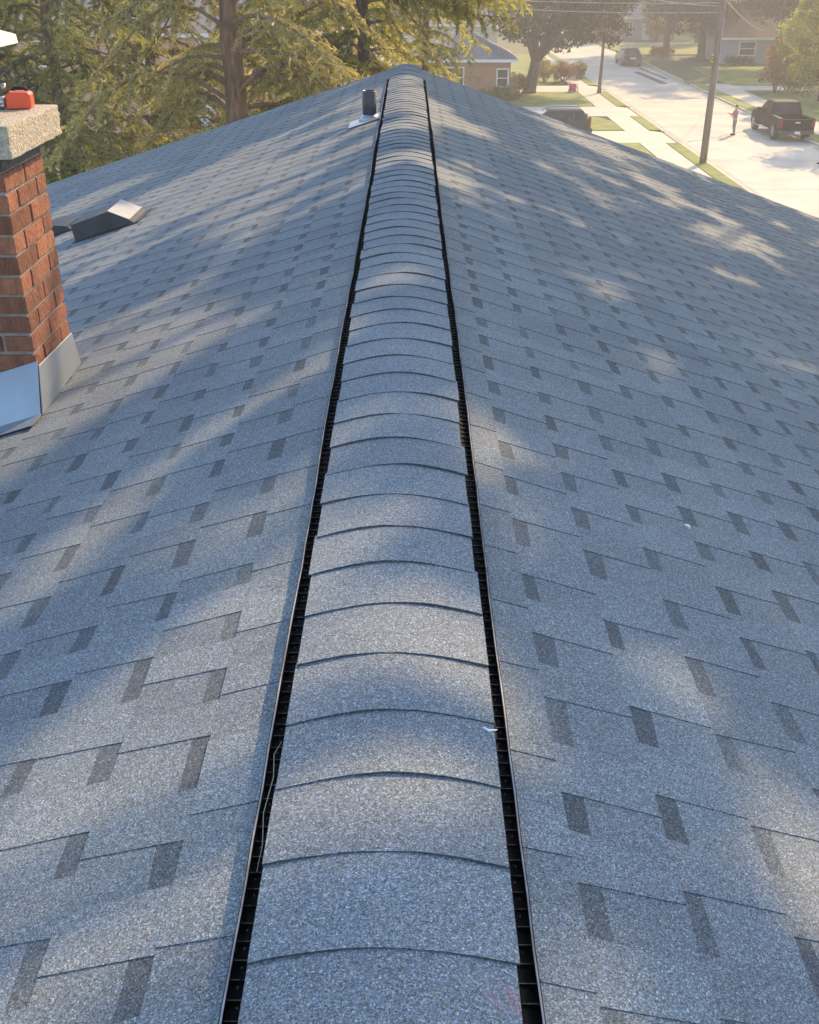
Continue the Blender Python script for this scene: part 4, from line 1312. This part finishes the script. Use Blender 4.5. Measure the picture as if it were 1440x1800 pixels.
def cabin(par, paint, xb, xr, zb, zr, wb, wr, splits):
    """xb: (rear, front) at belt, xr: at roof. splits: side window posts as fractions"""
    b = MB()
    bot = [(xb[0], -wb, zb), (xb[1], -wb, zb), (xb[1], wb, zb), (xb[0], wb, zb)]
    mid = [(xr[0], -wr, zr), (xr[1], -wr, zr), (xr[1], wr, zr), (xr[0], wr, zr)]
    top = [(xr[0] + .12, -wr + .12, zr + .06), (xr[1] - .15, -wr + .12, zr + .06), (xr[1] - .15, wr - .12, zr + .06), (xr[0] + .12, wr - .12, zr + .06)]
    vs = bot + mid + top
    b.add(vs, [(3, 2, 1, 0), (8, 9, 10, 11)] + [(i, (i + 1) % 4, (i + 1) % 4 + 4, i + 4) for i in range(4)] + [(i + 4, (i + 1) % 4 + 4, (i + 1) % 4 + 8, i + 8) for i in range(4)])
    b.build('cab', paint, par, bevel=.03)
    def face(p0, p1, p2, p3, name, u0, u1, v0, v1):
        p0, p1, p2, p3 = map(Vector, (p0, p1, p2, p3))
        nrm = (p1 - p0).cross(p3 - p0).normalized()
        def q(u, v): return (p0.lerp(p1, u)).lerp(p3.lerp(p2, u), v)
        c = [q(u0, v0), q(u1, v0), q(u1, v1), q(u0, v1)]
        m = MB(); m.hexa([tuple(v - nrm * .01) for v in c], [tuple(v + nrm * .007) for v in c])
        m.build(name, M['car_glass'], par)
    face(bot[1], bot[2], mid[2], mid[1], 'windshield', .07, .93, .08, .94)
    face(bot[3], bot[0], mid[0], mid[3], 'rear_window', .09, .91, .12, .92)
    for u0, u1 in splits:
        face(bot[0], bot[1], mid[1], mid[0], 'side_window', u0, u1, .10, .92)
        face(bot[2], bot[3], mid[3], mid[2], 'side_window', 1 - u1, 1 - u0, .10, .92)


def lamps(par, xr, xf, hw, zr, zf, hr=.28):
    for s in (-1, 1):
        MB().box(xr - .035, xr + .12, s * (hw - .09) - .085, s * (hw - .09) + .085, zr, zr + hr).build('taillight', M['red_lens'], par, bevel=.02)
        MB().box(xf - .14, xf + .03, s * (hw - .22) - .16, s * (hw - .22) + .16, zf, zf + .15).build('headlight', M['clear_lens'], par, bevel=.02)


def mirrors(par, x, hw, z):
    for s in (-1, 1):
        MB().box(x - .07, x + .07, s * (hw + .12) - .11, s * (hw + .12) + .09, z, z + .16).build('wing_mirror', M['black_plastic'], par, bevel=.03)


# black pickup
tx, ty = 21.42, 61.2
tr = empty('pickup_truck', (tx, ty + 2.9, .004), R(90), 'black pickup truck parked at the right kerb with its tailgate to the camera', 'pickup truck')
loft([(.55, .42, 1.16, .98), (1.6, .42, 1.18, 1.0), (2.4, .42, 1.12, .98), (2.78, .45, 1.04, .90), (2.9, .5, .95, .80)], ringp).build('body', M['black_paint'], tr, bevel=.03)
loft([(-.95, .42, 1.16, .985), (.548, .42, 1.16, .985)], ringp).build('door_panel', M['black_paint'], tr, bevel=.02)
cabin(tr, M['black_paint'], (-.90, 1.42), (-.62, .62), 1.15, 1.80, .92, .74, ((.06, .44), (.50, .88)))
b = MB()                                            # cargo bed: floor, sides, front
b.box(-2.80, -.955, -.80, .80, .62, .70)
for s in (-1, 1):
    b.box(-2.80, -.955, min(s * .80, s * .985), max(s * .80, s * .985), .45, 1.20)
b.box(-1.03, -.957, -.798, .798, .70, 1.20)
b.build('cargo_bed', M['black_paint'], tr, bevel=.02)
for s in (-1, 1):
    b = MB()
    b.box(-2.80, -.97, min(s * .82, s * .96), max(s * .82, s * .96), 1.202, 1.225)
    b.build('bed_rail', M['darkrubber'], tr)
tg = MB().box(-2.87, -2.805, -.80, .80, .55, 1.19).build('tailgate', M['black_paint'], tr, bevel=.015)
MB().box(-2.884, -2.872, -.14, .14, .98, 1.06).build('handle', M['chrome'], tg)
MB().box(-3.02, -2.80, -.95, .95, .42, .60).build('bumper', M['grey_paint'], tr, bevel=.03)
MB().box(-3.035, -3.022, -.155, .155, .44, .58).build('number_plate', M['plate'], tr)
for s in (-1, 1):
    MB().box(-2.86, -2.79, s * .895 - .085, s * .895 + .085, .78, 1.16).build('taillight', M['red_lens'], tr, bevel=.015)
    MB().box(2.74, 2.88, s * .70 - .13, s * .70 + .13, .78, .96).build('headlight', M['clear_lens'], tr, bevel=.02)
MB().box(2.90, 2.96, -.55, .55, .62, .92).build('grille', M['chrome'], tr, bevel=.02)
for s in (-1, 1):
    b = MB()
    b.tube([(-.85, s * 1.04, .42), (1.35, s * 1.04, .42)], .05, 8)
    b.build('side_step', M['chrome'], tr)
mirrors(tr, .98, .95, 1.22)
for x in (-1.85, 1.85):
    for y in (-.87, .87):
        wheel(tr, x, y, .42, .28)

# dark SUV on the driveway, facing -X
sv_ = empty('suv_car', (7.95, 62.2, CURB - .002), R(180), 'dark grey estate SUV in the driveway, half hidden by the roof edge', 'suv')
loft([(-2.30, .35, .95, .84), (-2.22, .3, 1.03, .90), (-1.2, .28, 1.05, .93), (.9, .28, 1.05, .93), (1.3, .28, 1.03, .92), (2.0, .3, .95, .88), (2.3, .35, .82, .76)], ringp).build('body', M['blue_paint'], sv_, bevel=.03)
cabin(sv_, M['blue_paint'], (-2.22, 1.25), (-1.82, .35), 1.02, 1.62, .87, .70, ((.05, .26), (.29, .55), (.58, .88)))
lamps(sv_, -2.27, 2.2, .84, .85, .68, .42)
MB().box(-2.40, -2.22, -.84, .84, .36, .62).build('bumper', M['darkrubber'], sv_, bevel=.04)
MB().box(-2.325, -2.295, -.26, .26, .72, .86).build('number_plate', M['plate'], sv_)
for s in (-1, 1):
    MB().tube([(-1.6, s * .62, 1.70), (-1.5, s * .62, 1.75), (0, s * .62, 1.76), (.2, s * .62, 1.70)], .022, 8).build('roof_rail', M['chrome'], sv_)
mirrors(sv_, .85, .9, 1.08)
for x in (-1.42, 1.42):
    for y in (-.82, .82):
        wheel(sv_, x, y, .36, .23)

sv_.scale = (.92, .92, .92)
# grey sedan further up the street, tail to the camera
sx0, sy0 = at(1110, 117)
sd_ = empty('sedan_car', (20.55, sy0 + 2.3, .004), R(90), 'dark grey car parked up the street in the tree shade, tail to the camera', 'car')
loft([(-2.38, .4, .92, .76), (-2.25, .28, 1.0, .86), (-1.3, .24, 1.03, .91), (.8, .24, 1.0, .92), (1.6, .26, .92, .89), (2.2, .3, .80, .80), (2.36, .36, .70, .68)], ringp).build('body', M['grey_paint'], sd_, bevel=.03)
cabin(sd_, M['grey_paint'], (-1.95, 1.25), (-1.25, .30), .99, 1.46, .85, .64, ((.10, .46), (.50, .86)))
lamps(sd_, -2.30, 2.25, .82, .70, .58, .2)
MB().box(-2.47, -2.28, -.82, .82, .34, .58).build('bumper', M['grey_paint'], sd_, bevel=.04)
MB().box(-2.415, -2.385, -.26, .26, .66, .79).build('number_plate', M['plate'], sd_)
mirrors(sd_, .8, .88, .98)
for x in (-1.40, 1.42):
    for y in (-.80, .80):
        wheel(sd_, x, y, .33, .22)

# ------------------------------------------------------------------ small toy on the pavement
gx, gy = at(1008, 164)
toy = empty('ride_on_toy', (gx, gy, CURB), R(70), 'small red, white and blue plastic toy by the far driveway', 'toy')
MB().prism([(-.5, .12), (.5, .12), (.55, .30), (.30, .36), (.18, .62), (-.42, .62), (-.52, .36)], 'y', -.26, .26).build('toy_body', M['toy_red'], toy, bevel=.04)
MB().box(-.36, .06, -.275, .275, .38, .56).build('toy_window', M['toy_white'], toy, bevel=.02)
MB().box(-.5, .52, -.285, .285, .10, .22).build('toy_base', M['toy_blue'], toy, bevel=.03)
for x in (-.32, .34):
    for s in (-1, 1):
        MB().lathe([(.05, -.04), (.12, -.04), (.13, 0), (.12, .04), (.05, .04)], 14, (0, 0, 0), 'y').build('wheel', M['toy_white'], toy, loc=(x, s * .27, .13))


# ------------------------------------------------------------------ people
def skinned(name, pts, edges, rad, m, parent, root=0, lv=1):
    me = bpy.data.meshes.new(name)
    me.from_pydata(pts, edges, [])
    o = bpy.data.objects.new(name, me)
    COL.objects.link(o)
    o.parent = parent
    me.materials.append(m)
    sk = o.modifiers.new('skin', 'SKIN')
    sk.use_smooth_shade = True
    if not me.skin_vertices:
        me.attributes.new('skin_tmp', 'FLOAT', 'POINT')
    lay = me.skin_vertices[0].data if me.skin_vertices else None
    if lay is None:
        bm = bmesh.new(); bm.from_mesh(me); bm.verts.layers.skin.verify(); bm.to_mesh(me); bm.free()
        lay = me.skin_vertices[0].data
    for i, r_ in enumerate(rad):
        lay[i].radius = (r_, r_) if not hasattr(r_, '__len__') else r_
        lay[i].use_root = (i == root)
    ss = o.modifiers.new('sub', 'SUBSURF'); ss.levels = lv; ss.render_levels = lv
    return o


def person(loc, rz, label, arms, legs, shirt, trousers, sleeve_long=False):
    """faces local +x; arms: two lists (shoulder, elbow, wrist); legs: (hip, knee, ankle, toe)"""
    t = empty('person', loc, rz, label, 'person')
    pts = [(0, 0, .88), (0.01, 0, 1.05), (0, 0, 1.25), (.01, 0, 1.36), (.015, 0, 1.41), (.03, 0, 1.49), (.03, 0, 1.57)]
    rad = [(.13, .10), (.125, .095), (.15, .10), (.06, .06), (.052, .052), (.075, .088), (.07, .08)]
    ed = [(i, i + 1) for i in range(6)]
    for a in arms:
        i0 = len(pts)
        pts += a[:3]; rad += [.058, .042, .028]
        ed += [(2, i0), (i0, i0 + 1), (i0 + 1, i0 + 2)]
        w_ = Vector(a[2]); d = (w_ - Vector(a[1])).normalized()
        sd = d.cross(Vector((0, 0, 1)));
        sd = sd.normalized() if sd.length > .1 else Vector((1, 0, 0))
        palm = w_ + d * .07
        i1 = len(pts); pts.append(tuple(palm)); rad.append((.036, .02)); ed.append((i0 + 2, i1))
        for k, fl_ in enumerate((.062, .074, .078, .066)):
            q0 = palm + sd * (k - 1.5) * .019 + d * .02; q1 = q0 + d * fl_ * .55; q2 = q1 + (d * .6 + Vector((0, 0, -.5))) * fl_ * .5
            j = len(pts); pts += [tuple(q0), tuple(q1), tuple(q2)]; rad += [.009, .008, .0065]
            ed += [(i1, j), (j, j + 1), (j + 1, j + 2)]
        q0 = w_ + d * .03 + sd * .034; q1 = q0 + d * .035 + sd * .018
        j = len(pts); pts += [tuple(q0), tuple(q1)]; rad += [.011, .008]; ed += [(i1, j), (j, j + 1)]
    for l in legs:
        i0 = len(pts)
        pts += l[:4]; rad += [.082, .056, .036, .026]
        ed += [(0, i0), (i0, i0 + 1), (i0 + 1, i0 + 2), (i0 + 2, i0 + 3)]
    skinned('body', pts, ed, rad, M['skin'], t)
    # shirt
    pts = [(0, 0, .90), (0.01, 0, 1.05), (0, 0, 1.25), (.01, 0, 1.355)]
    rad = [(.152, .118), (.142, .110), (.165, .116), (.082, .075)]; ed = [(0, 1), (1, 2), (2, 3)]
    for a in arms:
        i0 = len(pts)
        e = Vector(a[1]); w_ = Vector(a[2])
        end = e.lerp(w_, .75 if sleeve_long else .05)
        pts += [a[0], tuple(Vector(a[0]).lerp(e, .55)), a[1], tuple(end)]; rad += [.074, .066, .056, .048]
        ed += [(2, i0), (i0, i0 + 1), (i0 + 1, i0 + 2), (i0 + 2, i0 + 3)]
    skinned('shirt', pts, ed, rad, shirt, t, 1)
    pts = [(0, 0, .93), (0, 0, .86)]; rad = [(.146, .112), (.148, .115)]; ed = [(0, 1)]
    for l in legs:
        i0 = len(pts)
        hp, kn, an = map(Vector, l[:3])
        pts += [tuple(hp), tuple(hp.lerp(kn, .5)), tuple(kn), tuple(kn.lerp(an, .9))]; rad += [.098, .088, .072, .060]
        ed += [(1, i0), (i0, i0 + 1), (i0 + 1, i0 + 2), (i0 + 2, i0 + 3)]
    skinned('trousers', pts, ed, rad, trousers, t)
    for l in legs:
        an, to = Vector(l[2]), Vector(l[3])
        b = MB(); b.tube([(an.x - .06, an.y, .045), (an.x, an.y, .055), (an.x + .10, an.y, .045), (an.x + .19, an.y, .035)], [.035, .05, .046, .028], 10)
        b.build('shoe', M['shoe'], t)
    b = MB()
    cs = (.022, 0, 1.545)
    vs = []; fs = []
    n, m = 14, 8
    for i in range(m + 1):
        ph = math.pi * (.02 + .60 * i / m)
        for k in range(n):
            th = 2 * math.pi * k / n
            back = -math.cos(th)
            cut = 1.0 if back > -.2 else max(.0, .55)
            p = min(ph, math.pi * .36) if cut < 1 else ph
            vs.append((cs[0] + .105 * math.sin(p) * math.cos(th) - .008, .092 * math.sin(p) * math.sin(th), cs[2] + .108 * math.cos(p)))
    for i in range(m):
        for k in range(n):
            fs.append((i * n + k, i * n + (k + 1) % n, (i + 1) * n + (k + 1) % n, (i + 1) * n + k))
    b.add(vs, fs, 1, True); b.build('hair', M['hair'], t)
    b = MB()
    b.hexa([(.108, -.014, 1.485), (.128, -.010, 1.485), (.128, .010, 1.485), (.108, .014, 1.485)], [(.105, -.008, 1.53), (.112, -.006, 1.53), (.112, .006, 1.53), (.105, .008, 1.53)])
    b.build('nose', M['skin'], t)
    for s in (-1, 1):
        MB().lathe([(.003, -.006), (.010, 0), (.003, .006)], 8, (.102, s * .032, 1.53), 'x').build('eye', M['hair'], t)
        MB().lathe([(.006, -.008), (.022, 0), (.006, .008)], 10, (.025, s * .092, 1.515), 'y').build('ear', M['skin'], t)
    MB().box(.100, .108, -.022, .022, 1.452, 1.460).build('mouth', M['toy_red'], t)
    return t


fx, fy_ = at(1289, 237)
person((fx, fy_, .004), R(188), 'person in a pink shirt and grey trousers standing in the street beside the black pickup', 
       [((0, .18, 1.30), (.04, .22, 1.04), (.30, .17, 1.02)), ((0, -.18, 1.30), (.10, -.22, 1.06), (.36, -.16, 1.18))],
       [((0, .085, .84), (.03, .095, .46), (-.01, .10, .08), (.13, .11, .03)), ((0, -.085, .84), (.0, -.10, .46), (-.06, -.105, .08), (.08, -.11, .03))], M['pink_shirt'], M['grey_trousers'], True)
fx, fy_ = at(1442, 288)
person((fx + .12, fy_, .004), R(150), 'person in dark clothes mostly cut off by the right edge of the photo', 
       [((0, .18, 1.30), (-.03, .25, 1.04), (.12, .27, .82)), ((0, -.18, 1.30), (.02, -.24, 1.04), (.2, -.22, .86))],
       [((0, .085, .84), (.12, .10, .46), (.08, .105, .08), (.22, .11, .03)), ((0, -.085, .84), (-.06, -.10, .46), (-.2, -.10, .10), (-.06, -.11, .03))], M['dark_cloth'], M['dark_cloth'], True)

# ------------------------------------------------------------------ haze
hb = MB().box(-160, 170, -20, 172, -1.0, 24.5)
hz_o = hb.build('haze', None) if False else None
m, nt, p = new_mat('warm haze')
nt.nodes.remove(p)
pv = nd(nt, 'ShaderNodeVolumePrincipled')
pv.inputs['Color'].default_value = (1.0, .96, .88, 1)
pv.inputs['Density'].default_value = 0.0020
pv.inputs['Anisotropy'].default_value = 0.35
nt.links.new(pv.outputs[0], nt.nodes['Material Output'].inputs['Volume'])
tag(hb.build('haze', m), 'pale warm air between the houses and the camera', 'haze', kind='stuff')
